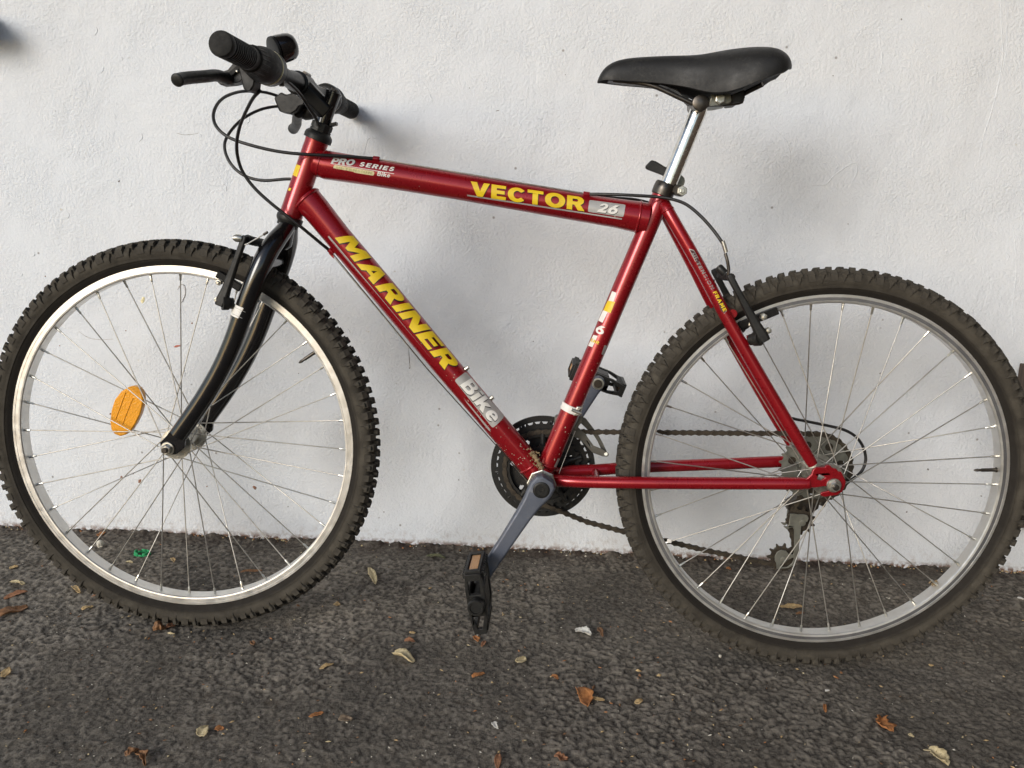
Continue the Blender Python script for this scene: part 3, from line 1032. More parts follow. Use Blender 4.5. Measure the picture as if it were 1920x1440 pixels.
b = MB()
for k in range(150):
    wr, L_ = rnd.choice(((WD, WD.L), (WD, WD.L), (WQ, SL * .5), (WT, WT.L)))
    u = L_ * (1 - rnd.random() ** 1.8 * .8) if wr is WD else (SL * .5 * rnd.random() ** 1.6 if wr is WQ else WT.L * rnd.random())
    if wr is WT and rnd.random() < .6:
        continue
    v = rnd.uniform(-.022, .018)
    z = rnd.uniform(.0003, .0011)
    pts = [wr.pt(u + z * math.cos(t) * rnd.uniform(.6, 1.6), v + z * math.sin(t), -.0001) for t in (0, 1.2, 2.5, 3.8, 5)]
    top = wr.pt(u, v, .0003)
    b.add(pts + [top], [(i, (i + 1) % 5, 5) for i in range(5)])
tag(b.build('mud_fleck', mat('pale_fleck', (.42, .34, .26), .9), FR), None, kind='stuff')

# ---- headset, stem, handlebar
HS = empty('headset', BIKE)
HLn = (HT1 - HT0).length
MB().lathe(HT1, HA, [(0, .0182), (.0005, .0214), (.006, .0216), (.010, .0206), (.013, .0176), (.014, .0165)], 32).build('cup', 'black_plastic', HS)
MB().lathe(HT1, HA, [(.0142, .0166), (.017, .0168), (.0172, .0158), (.0185, .0158), (.0187, .0168), (.026, .0168), (.0275, .0155)], 12).build('locknut', 'black_plastic', HS, 25)
MB().box(HT1 + HA * .026 + Vector((.0175, -.002, 0)), Vector((.005, 0, .0012)), Vector((0, .006, 0)), Vector((0, 0, .0025))).build('washer_tab', 'black_plastic', HS, bevel=.0006)
MB().lathe(HT0, -HA, [(0, .0180), (.001, .0206), (.006, .0208), (.009, .0196), (.0125, .0168), (.017, .0165)], 32).build('cup', 'black_plastic', HS)
SM = empty('stem', BIKE)
Q0, Q1 = HT1 + HA * .020, P(625, 171)
QL = (Q1 - Q0).length
MB().lathe(Q0, HA, [(0, .0111), (QL - .004, .0114), (QL - .0035, .0122), (QL - .001, .0122), (QL, .0112)], 28).build('quill', 'black_gloss', SM)
MB().lathe(Q1, HA, [(-.001, .005), (.0035, .0048), (.0040, .0040)], 6).build('expander_bolt', 'dark_steel', SM, 20)
BARM = Vector((-.8405, 0, .5678))
BN = Vector((.01305, 1, -.0045)).normalized()
E0 = P(611, 208)
ed = (BARM - E0).normalized()
en = ed.cross(Vector((0, 1, 0)))
EL = (BARM - E0).length
b = MB()
vs = []
for t, hw, hh in ((-.006, .0130, .0135), (.0, .0140, .0140), (EL * .6, .0165, .0142), (EL - .004, .0200, .0150)):
    for i, j in ((-1, -.6), (-.62, -1), (.62, -1), (1, -.6), (1, .6), (.62, 1), (-.62, 1), (-1, .6)):
        vs.append(E0 + ed * t + Vector((0, 1, 0)) * hw * i + en * hh * j)
fs = [(k * 8 + i, k * 8 + (i + 1) % 8, k * 8 + 8 + (i + 1) % 8, k * 8 + 8 + i) for k in range(3) for i in range(8)]
b.add(vs, fs + [tuple(range(8)), tuple(range(24, 32))])
b.build('extension', 'black_satin', SM, 25, bevel=.0012)
MB().lathe(BARM - BN * .021, BN, [(0, .0155), (.0012, .0176), (.0408, .0176), (.042, .0155)], 28).build('bar_clamp', 'black_satin', SM)
MB().lathe(BARM + ed * .004 - en * .017 - BN * .012, BN, [(0, .0035), (.024, .0035)], 8).build('clamp_bolt', 'dark_steel', SM)
HB = empty('handlebar', BIKE)


def bar(l):
    return BARM + BN * l


MB().tube([bar(-.30), bar(-.06), bar(-.045), bar(.045), bar(.06), bar(.30)], [.0118, .0118, .0140, .0140, .0118, .0118], 24).build('bar', 'black_satin', HB)
for sgn in (-1, 1):
    prof = [(0, .0105), (.0008, .0140), (.0035, .0153), (.010, .0154), (.0125, .0150)]
    t = .0135
    while t < .080:
        prof += [(t, .0132), (t + .0022, .0132), (t + .0027, .0153), (t + .0052, .0153)]
        t += .0058
    prof += [(.086, .0150), (.094, .0150)]
    g = MB().lathe(bar(sgn * .3093), -BN * sgn, prof, 36).build('grip', 'black_rubber', HB)
    b = MB()
    # twist shifter: ribbed rubber sleeve flaring to a drum
    for k in range(1):
        b.lathe(bar(sgn * .2155), -BN * sgn, [(0, .0150), (.002, .0172), (.014, .0178), (.026, .0192), (.036, .0222), (.044, .0232), (.060, .0232), (.064, .0220)], 36)
    for k in range(18):
        a0 = k * 20
        u = BN.cross(Vector((0, 0, 1))).normalized()
        w_ = BN.cross(u)
        rr = u * math.cos(R(a0)) + w_ * math.sin(R(a0))
        b.tube([bar(sgn * .212) + rr * .0168, bar(sgn * .200) + rr * .0174, bar(sgn * .188) + rr * .0188], [.0011, .0015, .0012], 6)
    sh = b.build('twist_shifter', 'black_rubber', HB)
    MB().lathe(bar(sgn * .1515), -BN * sgn, [(0, .0222), (.0004, .0234), (.0020, .0234), (.0024, .0222)], 36).build('index_ring', 'cream' if sgn < 0 else 'silver', HB)
    MB().lathe(bar(sgn * .1490), -BN * sgn, [(0, .0220), (.001, .0230), (.015, .0230), (.019, .0205), (.021, .0150)], 36).build('shifter_housing', 'black_plastic', HB)
# left shifter's cable outlet
q = XZ([(1500, 40), (1640, 10), (1960, 60), (2090, 150), (2010, 300), (1950, 480), (1930, 640), (1860, 745), (1750, 750), (1690, 700), (1640, 480), (1570, 160)], -.158, 320, 110, 12)
MB().prism(q, -.168, -.140).build('cable_outlet', 'black_plastic', HB, bevel=.003)
q = XZ([(455, 160), (480, 128), (492, 134), (488, 152), (484, 168), (474, 174), (464, 171)], -.150)
# left brake lever: clamp body, pivot and blade
LB = empty('brake_lever', BIKE)
q = XZ([(432, 133), (442, 121), (462, 117), (470, 128), (462, 148), (453, 156), (440, 159), (418, 161), (410, 153), (420, 137)], -.150)
MB().prism(q, -.160, -.138).build('lever_body', 'black_plastic', LB, bevel=.003)
q = XZ([(427, 138), (447, 122), (456, 124), (434, 144)], -.163)
MB().prism(q, -.165, -.159).build('lever_slot', 'black_rubber', LB, bevel=.001)
bp = spline([P(434, 150, -.152), P(422, 146, -.166), P(405, 141.5, -.185), P(382, 143.5, -.215), P(352, 146, -.245), P(336, 149, -.262), P(331, 151, -.268)], 5)
MB().tube(bp, [.0075, .0080, .0082, .0084, .0084] + [.0078] * (len(bp) - 9) + [.0080, .0084, .0078, .0056], 18).build('lever_blade', 'black_plastic', LB)
MB().lathe(P(445, 134, -.166), (.2, -1, .3), [(0, .0018), (.002, .0018), (.0024, .0012)], 12).build('pivot_pin', 'steel', LB)
# right brake lever and cable pod, on the wall side
RB = empty('brake_lever', BIKE)
cl8 = lambda L, y: XZ(L, y, 500, 140, 10.667)
MB().prism(cl8([(200, 480), (225, 560), (270, 680), (310, 760), (420, 780), (540, 810), (650, 740), (720, 640), (800, 610), (830, 480), (760, 420), (690, 390), (610, 365), (520, 400), (430, 420), (340, 370)], .135), .120, .150).build('lever_body', 'black_plastic', RB, bevel=.003)
MB().tube(spline([P(560, 212, .140), P(557, 222, .165), P(556, 232, .19), P(552, 240, .215), P(547, 242, .225)], 5), [.0085] * 16 + [.0092, .0095, .0092, .0085, .006], 16).build('lever_blade', 'black_plastic', RB)
p, q = P(535, 187, .135), P(521, 180, .135)
MB().lathe(p, q - p, [(0, .0078), (.010, .0082), (.0115, .0070), (.013, .0045)], 16).build('barrel_adjuster', 'steel', RB)
MB().lathe(P(548, 176, .135), (0, 0, 1), [(0, .003), (.005, .003)], 10).build('pivot_pin', 'dark_steel', RB)
p = P(579, 211, .150)
MB().tube(spline([p + Vector((.02, 0, .02)), p + Vector((.006, 0, .004)), p + Vector((-.006, 0, -.004)), p + Vector((-.014, 0, .002))], 4), [.012, .0135, .0135, .014, .014, .013, .012, .010, .009, .008, .007, .006, .005], 16).build('cable_outlet', 'black_plastic', HB)
# bell
BE = empty('bell', BIKE)
bo = P(515, 95, -.105)
bd = (P(555, 84, -.085) - bo).normalized()
MB().lathe(bo - bd * .003, bd, [(0, .0150), (.0008, .0192), (.0040, .0196), (.0048, .0180)], 32).build('base', 'black_satin', BE)
MB().lathe(bo + bd * .0020, bd, [(0, .0170), (.001, .0192), (.004, .0196), (.017, .0190), (.0235, .0178), (.0275, .0150), (.0290, .0110), (.0292, .0060), (.0284, .0055), (.0284, .0001)], 32).build('dome', 'black_gloss', BE)
MB().lathe(bar(-.112), BN, [(0, .0125), (.001, .0135), (.013, .0135), (.014, .0125)], 24).build('clamp', 'black_plastic', BE)
p = P(527, 141, -.105)
MB().tube([p + Vector((0, 0, .012)), p, p + Vector((.001, 0, -.015))], [.0055, .0055, .0036], 12).build('clamp_screw', 'dark_steel', BE)

# ---- saddle, seat post, clamp
SD = empty('saddle', BIKE)
top_px = [(1120, 152), (1124, 141), (1131, 129.5), (1140, 121), (1152, 114), (1168, 109.5), (1183, 107), (1215, 104.5), (1246, 103), (1275, 102.3), (1300, 101.2), (1316, 99.5), (1329, 97.2), (1350, 92.8), (1371, 89), (1392, 86.5), (1412, 85.3), (1430, 85.3), (1444, 86.5), (1455, 89.5), (1463, 94), (1470, 101), (1475, 111), (1477, 121)]
wid = [(1119, .009), (1131, .018), (1152, .0225), (1183, .024), (1246, .027), (1285, .034), (1320, .046), (1350, .060), (1380, .071), (1412, .079), (1440, .080), (1458, .076), (1470, .064), (1477, .048)]
skirt_px = [(1119, 153.5), (1131, 151.5), (1173, 155), (1225, 158), (1267, 163), (1298, 170), (1319, 176.5), (1340, 180), (1355, 180.3), (1367, 178.5), (1398, 167.5), (1433, 152.5), (1471, 139), (1478, 131)]


def lerp(tab, x):
    if x <= tab[0][0]:
        return tab[0][1]
    for (a, b), (c, d) in zip(tab, tab[1:]):
        if x <= c:
            return b + (d - b) * (x - a) / (c - a)
    return tab[-1][1]


sk = []
for x, y in skirt_px:
    p = P(x, y, -lerp(wid, x))
    sk.append((p.x, p.z))
b = MB()
NS = 15
vs, fs = [], []
for x, y in top_px:
    w0 = lerp(wid, x)
    p = P(x, y, -w0 * .35)
    zb = min(lerp(sk, p.x), p.z - .001)
    row = []
    for k in range(NS):
        t = -1 + 2 * k / (NS - 1)
        a0 = abs(t) * math.pi / 2
        yy = w0 * math.copysign(abs(math.sin(a0)) ** .82, t)
        zz = zb + (p.z - zb) * (math.cos(a0) ** .62 if abs(t) < .999 else 0)
        row.append(Vector((p.x, yy, zz)))
    row.append(Vector((p.x, w0 * .86, zb + .002)))
    row.append(Vector((p.x, w0 * .4, zb + .45 * (p.z - zb))))
    row.append(Vector((p.x, -w0 * .4, zb + .45 * (p.z - zb))))
    row.append(Vector((p.x, -w0 * .86, zb + .002)))
    vs += row
nr = NS + 4
for i in range(len(top_px) - 1):
    for k in range(nr):
        fs.append((i * nr + k, i * nr + (k + 1) % nr, (i + 1) * nr + (k + 1) % nr, (i + 1) * nr + k))
fs.append(tuple(range(nr)))
fs.append(tuple((len(top_px) - 1) * nr + k for k in range(nr)))
b.add(vs, fs)
so_ = b.build('cover', 'saddle', SD, 70)
sub = so_.modifiers.new('smooth', 'SUBSURF')
sub.levels = sub.render_levels = 1
for sgn in (-1, 1):
    y0 = sgn * .022
    rp = spline([P(1150, 150, sgn * .012), P(1220, 160, sgn * .018), P(1280, 186, y0), P(1310, 196, y0), P(1385, 192, y0), P(1392, 178, y0), P(1430, 158, sgn * .04)], 5)
    MB().tube(rp, .0036, 10).build('rail', 'dark_steel', SD)
q = XZ([(1140, 151), (1180, 156), (1240, 160), (1268, 166), (1282, 184), (1294, 196), (1300, 190), (1270, 172), (1240, 152), (1180, 148)], -.012)
MB().prism(q, -.014, .014).build('base', 'black_plastic', SD, bevel=.001)
q = XZ([(1370, 178), (1396, 168), (1397, 184), (1389, 192), (1372, 194)], -.03)
MB().prism(q, -.032, .032).build('bumper', 'black_plastic', SD, bevel=.002)
SPt = P(1313, 199)
sd_ = (SPt - P(1258.5, 333)).normalized()
SPo = SPt - sd_ * .16
SP = empty('seatpost', BIKE)
MB().lathe(SPo, sd_, [(0, .0127), (.150, .0127), (.156, .0124), (.1605, .0112)], 32).build('post', 'chrome', SP)
MB().lathe(P(1314, 193, -.030), (0, 1, 0), [(0, .010), (.001, .0118), (.059, .0118), (.060, .010)], 20).build('clamp_barrel', 'dark_steel', SP)
q = XZ([(1332, 178), (1370, 176), (1372, 190), (1366, 195), (1346, 199), (1328, 199), (1330, 190)], -.025)
MB().prism(q, -.030, .030).build('clamp_plate', 'grey_steel', SP, bevel=.0015)
MB().lathe(P(1350, 186, -.031), (0, -1, 0), [(0, .0075), (.004, .0075), (.0045, .0060)], 6).build('clamp_nut', 'steel', SP, 20)
SC = empty('seat_clamp', BIKE)
MB().lathe(ST1 - SA * .006, SA, [(-.004, .0150), (-.003, .0166), (.006, .0172), (.014, .0166), (.0165, .0150)], 32).build('collar', 'dark_steel', SC)
q = XZ([(1262, 349), (1276, 347), (1287, 354), (1287, 363), (1279, 369), (1264, 365), (1258, 358)], -.012)
MB().prism(q, -.0125, .0125).build('ear', 'dark_steel', SC, bevel=.0015)
p = P(1279, 358, -.0135)
MB().lathe(p + Vector((0, .001, 0)), (0, -1, 0), [(0, .0078), (.0035, .0078), (.0040, .0068), (.0041, .0042), (.0062, .0040), (.0066, .003)], 6).build('clamp_bolt', 'steel', SC, 20)
MB().lathe(P(1272, 340, .012) , (0, 1, 0), [(0, .010), (.008, .010), (.010, .007)], 18).build('cam', 'grey_steel', SC)
q = XZ([(1221, 300), (1230, 303), (1262, 322), (1270, 338), (1256, 337), (1240, 328), (1211, 317), (1209.5, 312)], .028)
MB().prism(q, .022, .034).build('quick_release_lever', 'black_plastic', SC, bevel=.003)

# ---- fork
FK = empty('fork', BIKE)
lp = [(541, 420, -.004, .0125), (531, 434, -.016, .0135), (516, 453, -.033, .0150), (502, 474, -.045, .0155), (488, 503, -.052, .0156), (471, 545, -.0545, .0155), (454.5, 593, -.055, .0153), (438, 639, -.055, .0150), (416, 688, -.055, .0146), (389, 736, -.055, .0146), (362, 777, -.055, .0146), (335, 815, -.055, .0144)]
lpts = spline([P(*q[:3]) for q in lp], 4)
lr = []
for i in range(len(lp) - 1):
    lr += [lp[i][3] + (lp[i + 1][3] - lp[i][3]) * k / 4 for k in range(4)]
lr.append(lp[-1][3])
leg = MB().tube(lpts, lr, 26).build('leg', 'black_gloss', FK)
MB().tube([mirrored(p) for p in lpts], lr, 26).build('leg', 'black_gloss', FK)
MB().lathe(HT0, -HA, [(.0165, .0150), (.019, .0138), (.030, .0150), (.044, .0170), (.052, .012)], 24).build('crown', 'black_gloss', FK)
c0 = P(507, 490)
MB().tube([Vector((c0.x, -.046, c0.z)), Vector((c0.x, .046, c0.z))], .012, 16).build('crown_bridge', 'black_gloss', FK)
fd = [(835, 760), (1000, 885), (992, 960), (905, 1030), (795, 1045), (735, 1000), (718, 900), (790, 825)]
q = XZ(fd, -.059, 180, 680, 6)
MB().prism(q, -.0595, -.0535).build('dropout', 'black_gloss', FK, bevel=.0012)
MB().prism(q, .0535, .0595).build('dropout', 'black_gloss', FK, bevel=.0012)
WF = Wrap(lpts[20:33], lr[20:33])
patch(WF, rounded([(437, 567), (464, 580), (455, 600), (428, 587)], .14), 'white', FK, 'sticker')
letters(WF, 'FORK', (444, 582), (461, 590), 7, 'shadow_ink', FK, 0, .12, .0004)
thin(WF, (441, 576.5), (462, 586), .9, 'silver', FK, .0004)
thin(WF, (437, 588.5), (456, 597.5), .9, 'silver', FK, .0004)

# ---- wheels
tprof = [(.0095, .2835), (.0120, .2858), (.0128, .2880), (.0150, .2905), (.0178, .2945), (.0192, .2970), (.0199, .2972), (.0201, .2982), (.0198, .2990), (.0214, .3020), (.0230, .3065), (.0229, .3110), (.0210, .3145), (.0176, .3172), (.0120, .3192), (.0060, .3202), (0, .3204)]
tprof = tprof + [(-y, r) for y, r in tprof[-2::-1]]
rprof = [(.0102, .2855), (.0122, .2868), (.0130, .2866), (.0130, .2830), (.0124, .2826), (.0124, .2770), (.0130, .2766), (.0126, .2745), (.0108, .2732), (-.0108, .2732), (-.0126, .2745), (-.0130, .2766), (-.0124, .2770), (-.0124, .2826), (-.0130, .2830), (-.0130, .2866), (-.0122, .2868), (-.0102, .2855), (-.0095, .2790), (.0095, .2790)]
tyre_me = MB().ring(tprof, 160, False).mesh('tyre', MT['tyre'], 60)
rim_me = MB().ring(rprof, 160).mesh('rim', MT['alu'], 25)
track_me = MB().ring([(-.0127, .2822), (-.0127, .2774), (-.0120, .2774), (-.0120, .2822)], 160).mesh('brake_track', MT['groove'], 30)
nip_me = MB().lathe((0, 0, 0), (0, 0, 1), [(-.001, .0023), (.0035, .0023), (.004, .0019), (.0105, .0018), (.0115, .0013)], 8).mesh('nipple', MT['steel'], 30)


def kn(t0, t1, y0, y1, r00, r01, rb0, rb1):
    """a tread block at angle 0: tangential t0..t1, lateral y0 (inner)..y1 (outer), top radii, base radii"""
    tp = .0008
    vs = []
    for t, sg in ((t0, 1), (t1, -1)):
        for y, rt, rb, sy in ((y0, r00, rb0, 1), (y1, r01, rb1, -1)):
            vs += [Vector((rb, y, t)), Vector((rt, y + tp * sy * (1 if y > 0 else -1), t + tp * sg))]
    return vs, [(0, 2, 3, 1), (4, 5, 7, 6), (0, 1, 5, 4), (2, 6, 7, 3), (1, 3, 7, 5), (0, 4, 6, 2)]


def knobA(s):
    b = MB()
    b.add(*kn(-.0056, .0056, s * .0118, s * .0218, .3264, .3224, .3175, .3120))
    # fang running down the side wall
    pts = [(.3180, s * .0210, -.0046), (.3180, s * .0210, .0046), (.3190, s * .0250, -.0026), (.3190, s * .0250, .0026), (.3040, s * .0226, .0018), (.3085, s * .0252, .0012)]
    b.add([Vector(p) for p in pts], [(0, 2, 3, 1), (2, 0, 4, 5), (3, 2, 5), (1, 3, 5, 4), (0, 1, 4)])
    return b


def knobB(s):
    return MB().add(*kn(-.0058, .0058, s * .0148, s * .0242, .3246, .3186, .3160, .3085))


ka_me, kb_me = knobA(-1).mesh('tread_knob', MT['knob'], 15), knobB(-1).mesh('tread_knob', MT['knob'], 15)
NP = 57
b = MB()


def rotY(vs, th):
    c_, s_ = math.cos(th), math.sin(th)
    return [Vector((v.x * c_ - v.z * s_, v.y, v.x * s_ + v.z * c_)) for v in vs]


kA, kB = knobA(1), knobB(1)
for i in range(NP):
    th = 2 * math.pi * i / NP
    b.add(rotY(kA.v, th), kA.f)
    b.add(rotY(kB.v, th + math.pi / NP), kB.f)
    for h in (0, 1):
        t2 = th + math.pi / NP * h
        v_, f_ = kn(-.0048, .0048, .0014, .0092, .3278, .3270, .3190, .3185)
        b.add(rotY(v_, t2 + .004), f_)
        v_, f_ = kn(-.0048, .0048, -.0014, -.0092, .3278, .3270, .3190, .3185)
        b.add(rotY(v_, t2 + .013), f_)
tread_me = b.mesh('tread', MT['knob'], 15)


def ang(px, py, c):
    p = P(px, py)
    return math.atan2(p.z - c.z, p.x - c.x)


def wheel(c, steer, a_ref, fl, yl, yr, knob0):
    """a_ref: angle of a spoke of kind R- ; fl: flange radius; yl, yr: flange planes"""
    W = empty('wheel', BIKE, c)
    if steer:
        W.rotation_euler = Matrix.Rotation(-.0138, 3, Vector((.3256, 0, .9455))).to_euler()
    link(tyre_me, 'tyre', W)
    link(rim_me, 'rim', W)
    if not steer:
        link(track_me, 'brake_track', W)
    tag(link(tread_me, 'tread', W, rot=(0, -knob0, 0)), None, kind='stuff')
    for i in range(NP):
        th = 2 * math.pi * i / NP + knob0
        for me_, t_ in ((ka_me, th), (kb_me, th + math.pi / NP)):
            o = link(me_, 'tread_knob', W, rot=(0, -t_ + rnd.uniform(-.0035, .0035), 0))
            o.scale = (rnd.uniform(.9965, 1.0005), 1, rnd.uniform(.86, 1.14))
    for i in range(36):
        th = a_ref - R(10) * i
        k = i % 4              # R-, L-, R+, L+
        left = k in (1, 3)
        sg = -1 if k < 2 else 1
        yf = yl if left else yr
        # outbound and inbound heads sit on the two faces of the flange
        yf += (.0017 if (i // 2) % 2 else -.0017)
        ah = th + sg * R(62)
        hp = Vector((fl * math.cos(ah), yf, fl * math.sin(ah)))
        nz = (-.0022 if left else .0022)
        np_ = Vector((.2732 * math.cos(th), nz, .2732 * math.sin(th)))
        d = hp - np_
        sp_ = MB().tube([np_ + d.normalized() * .0095, hp, hp + Vector((0, .003 if (i // 2) % 2 else -.003, 0))], .00094, 6).build('spoke', 'spoke', W, 80)
        o = link(nip_me, 'nipple', W, np_)
        o.rotation_euler = d.to_track_quat('Z', 'Y').to_euler()
    return W


FC = Vector((-1.0404, 0, 0))
RC = Vector((0, 0, 0))
# reference spokes: front R- at the photographed nipple (232, 532); rear R- at (1637.5, 578)
W1 = wheel(FC, True, ang(232, 532, FC), .0215, -.030, .030, ang(217, 481, FC))
W2 = wheel(RC, False, ang(1637.5, 578, RC), .0225, -.034, .022, ang(1576, 532, RC))
# hubs (wheel-local)
hub = [(-.050, .0062), (-.040, .0115), (-.034, .0125), (-.033, .0150), (-.0325, .0250), (-.0300, .0252), (-.0285, .0250), (-.0280, .0180), (-.022, .0135), (0, .0128), (.022, .0135), (.0280, .0180), (.0285, .0250), (.0300, .0252), (.0325, .0250), (.033, .0150), (.034, .0125), (.040, .0115), (.050, .0062)]
MB().lathe((0, 0, 0), (0, 1, 0), hub, 36).build('hub', 'steel', W1)
hubr = [(-.0632, .0068), (-.054, .0090), (-.040, .0135), (-.037, .0160), (-.0365, .0258), (-.034, .0260), (-.0315, .0258), (-.031, .0190), (-.024, .0150), (.010, .0150), (.0185, .019), (.019, .0258), (.022, .0260), (.0245, .0258), (.025, .018)]
MB().lathe((0, 0, 0), (0, 1, 0), hubr, 36).build('hub', 'steel', W2)
for W, y0 in ((W1, .0597), (W2, .0658)):
    for s in ((-1, 1) if W is W1 else (-1, 1)):
        b = MB().lathe((0, s * y0, 0), (0, s, 0), [(0, .0108), (.0015, .0112), (.0026, .0104), (.0028, .0086)], 28)
        b.build('washer', 'steel', W)
        MB().lathe((0, s * (y0 + .0027), 0), (0, s, 0), [(0, .0088), (.006, .0088), (.0072, .0074)], 6).build('axle_nut', 'steel', W, 20)
        MB().lathe((0, s * (y0 - .012), 0), (0, s, 0), [(0, .0047), (.0255, .0047), (.0265, .0036)], 14).build('axle', 'dark_steel', W)
# valves
for W, c, (vx, vy) in ((W1, FC, (590, 661)), (W2, RC, (1866, 881))):
    t = ang(vx, vy, c)
    d = Vector((math.cos(t), 0, math.sin(t)))
    MB().lathe(d * .276, -d, [(0, .0042), (.004, .0042), (.0044, .0030), (.026, .0029), (.0262, .0022), (.031, .0022), (.0312, .0026), (.035, .0022), (.038, .0008)], 12).build('valve', 'dark_steel', W)
# spoke reflector in the front wheel
rp_ = [(370, 272), (430, 260), (485, 280), (522, 330), (537, 400), (530, 480), (505, 575), (455, 680), (400, 765), (340, 808), (275, 826), (212, 802), (174, 745), (163, 660), (178, 530), (215, 415), (285, 325)]
q = [(x - FC.x, z) for x, z in XZ(rp_, -.006, 180, 680, 6)]
MB().prism(q, -.0095, .003).build('reflector', 'amber', W1, bevel=.002)
for k in (0, 1):
    a = P(180 + (330, 410)[k] / 6, 680 + (330, 400)[k] / 6, -.0100) - FC
    c = P(180 + (215, 290)[k] / 6, 680 + (640, 700)[k] / 6, -.0100) - FC
    MB().tube([a, c], .0006, 6).build('reflector_rib', 'amber', W1)
# reflective nothing: small white clip and dirt ball on rear spokes
p = P(1255, 1014, -.006)
MB().box(p, (.0035, 0, .0002), (0, .002, 0), (0, 0, .0032)).build('spoke_clip', 'white', W2, bevel=.0005)
b = MB()
for i in range(16):
    p = P(1752, 1093, .004) + Vector((rnd.uniform(-.004, .004), rnd.uniform(-.003, .003), rnd.uniform(-.005, .004)))
    b.tube([p, p + Vector((rnd.uniform(-.005, .005), 0, rnd.uniform(-.006, .004)))], [.0016, .0008], 5)
b.build('dried_mud', 'mud', W2)

# ---- freewheel
FW = empty('freewheel', BIKE)


def gear(n, rt, rr, holes=(), n_sub=4):
    """toothed outline"""
    out = []
    for i in range(n):
        for f, r in ((0, rr), (.22, rr), (.42, rt), (.58, rt), (.78, rr)):
            t = 2 * math.pi * (i + f) / n
            out.append((r * math.cos(t), r * math.sin(t)))
    return out


def circ(cx, cz, r, n=16):
    return [(cx + r * math.cos(2 * math.pi * i / n), cz + r * math.sin(2 * math.pi * i / n)) for i in range(n)]


g = gear(28, .0600, .0548)
hl = []
for k in range(7):
    t = 2 * math.pi * k / 7 + .2
    hl.append(circ(.040 * math.cos(t), .040 * math.sin(t), .0068, 10))
MB().prism(g, .0290, .0310, hl).build('sprocket', 'grey_steel', FW, bevel=.0003)
for n, y in ((24, .0345), (21, .039), (18, .0435), (15, .048)):
    rr = .0127 / (2 * math.sin(math.pi / n))
    MB().prism(gear(n, rr + .0032, rr - .0022), y, y + .002).build('sprocket', 'chain', FW)
MB().lathe((0, .026, 0), (0, 1, 0), [(0, .0285), (.004, .030), (.024, .028), (.027, .018)], 28).build('freewheel_body', 'grey_steel', FW)

# ---- crankset
CK = empty('crankset', BIKE)
CC = Vector((BB.x, 0, BB.z))


def at_bb(poly):
    return [(CC.x + x, CC.z + z) for x, z in poly]


lng = [at_bb(circ(.0735 * math.cos(R(72 * k + 30 + d)), .0735 * math.sin(R(72 * k + 30 + d)), .0042, 8)) for k in range(5) for d in (-14, 14)]
MB().prism(at_bb(gear(40, .0805, .0762)), .0530, .0550, [at_bb(circ(0, 0, .0575, 48))]).build('chainring', 'black_plastic', CK)
MB().prism(at_bb(gear(32, .0675, .0622)), .0450, .0470, [at_bb(circ(0, 0, .0560, 40))]).build('chainring', 'black_plastic', CK)
MB().prism(at_bb(gear(24, .0455, .0415)), .0370, .0390, [at_bb(circ(0, 0, .034, 32))]).build('chainring', 'black_plastic', CK)
gh = []
for k in range(7):
    t = R(k * 51.4 + 22)
    gh.append(at_bb([((.0505 + b_) * math.cos(t + a_), (.0505 + b_) * math.sin(t + a_)) for a_, b_ in ((-.10, -.001), (-.05, .004), (.02, .0055), (.085, .001), (.04, -.0045), (-.04, -.0045))]))
MB().prism(at_bb(circ(0, 0, .0885, 90)), .0585, .0625, [at_bb(circ(0, 0, .0790, 72))]).build('chainguard', 'black_plastic', CK)
for k in range(10):
    t = R(36 * k + 10)
    d = Vector((math.cos(t), 0, math.sin(t)))
    MB().tube([CC + Vector((0, .0575, 0)) + d * .070, CC + Vector((0, .0600, 0)) + d * .081], [.003, .003], 8).build('guard_tab', 'black_plastic', CK)
MB().prism(at_bb(circ(0, 0, .0600, 60)), .0555, .0580, gh).build('spider_plate', 'black_plastic', CK)
for k in range(5):
    t = R(72 * k + 20)
    d = Vector((math.cos(t), 0, math.sin(t)))
    MB().tube([CC + Vector((0, .048, 0)) + d * .012, CC + Vector((0, .050, 0)) + d * .068], [.009, .005], 10).build('spider_arm', 'black_plastic', CK)
MB().lathe(CC + Vector((0, .030, 0)), (0, 1, 0), [(0, .017), (.02, .020), (.030, .020), (.034, .015)], 24).build('spider', 'black_plastic', CK)
MB().lathe(BB + Vector((0, -.0362, 0)), (0, -1, 0), [(0, .0198), (.0005, .0232), (.0035, .0236), (.0042, .0222)], 8).build('cup_ring', 'steel', CK, 20)
MB().lathe(BB + Vector((0, -.0400, 0)), (0, -1, 0), [(0, .0165), (.004, .0165), (.0045, .0085), (.014, .0085)], 24).build('cup', 'grey_steel', CK)


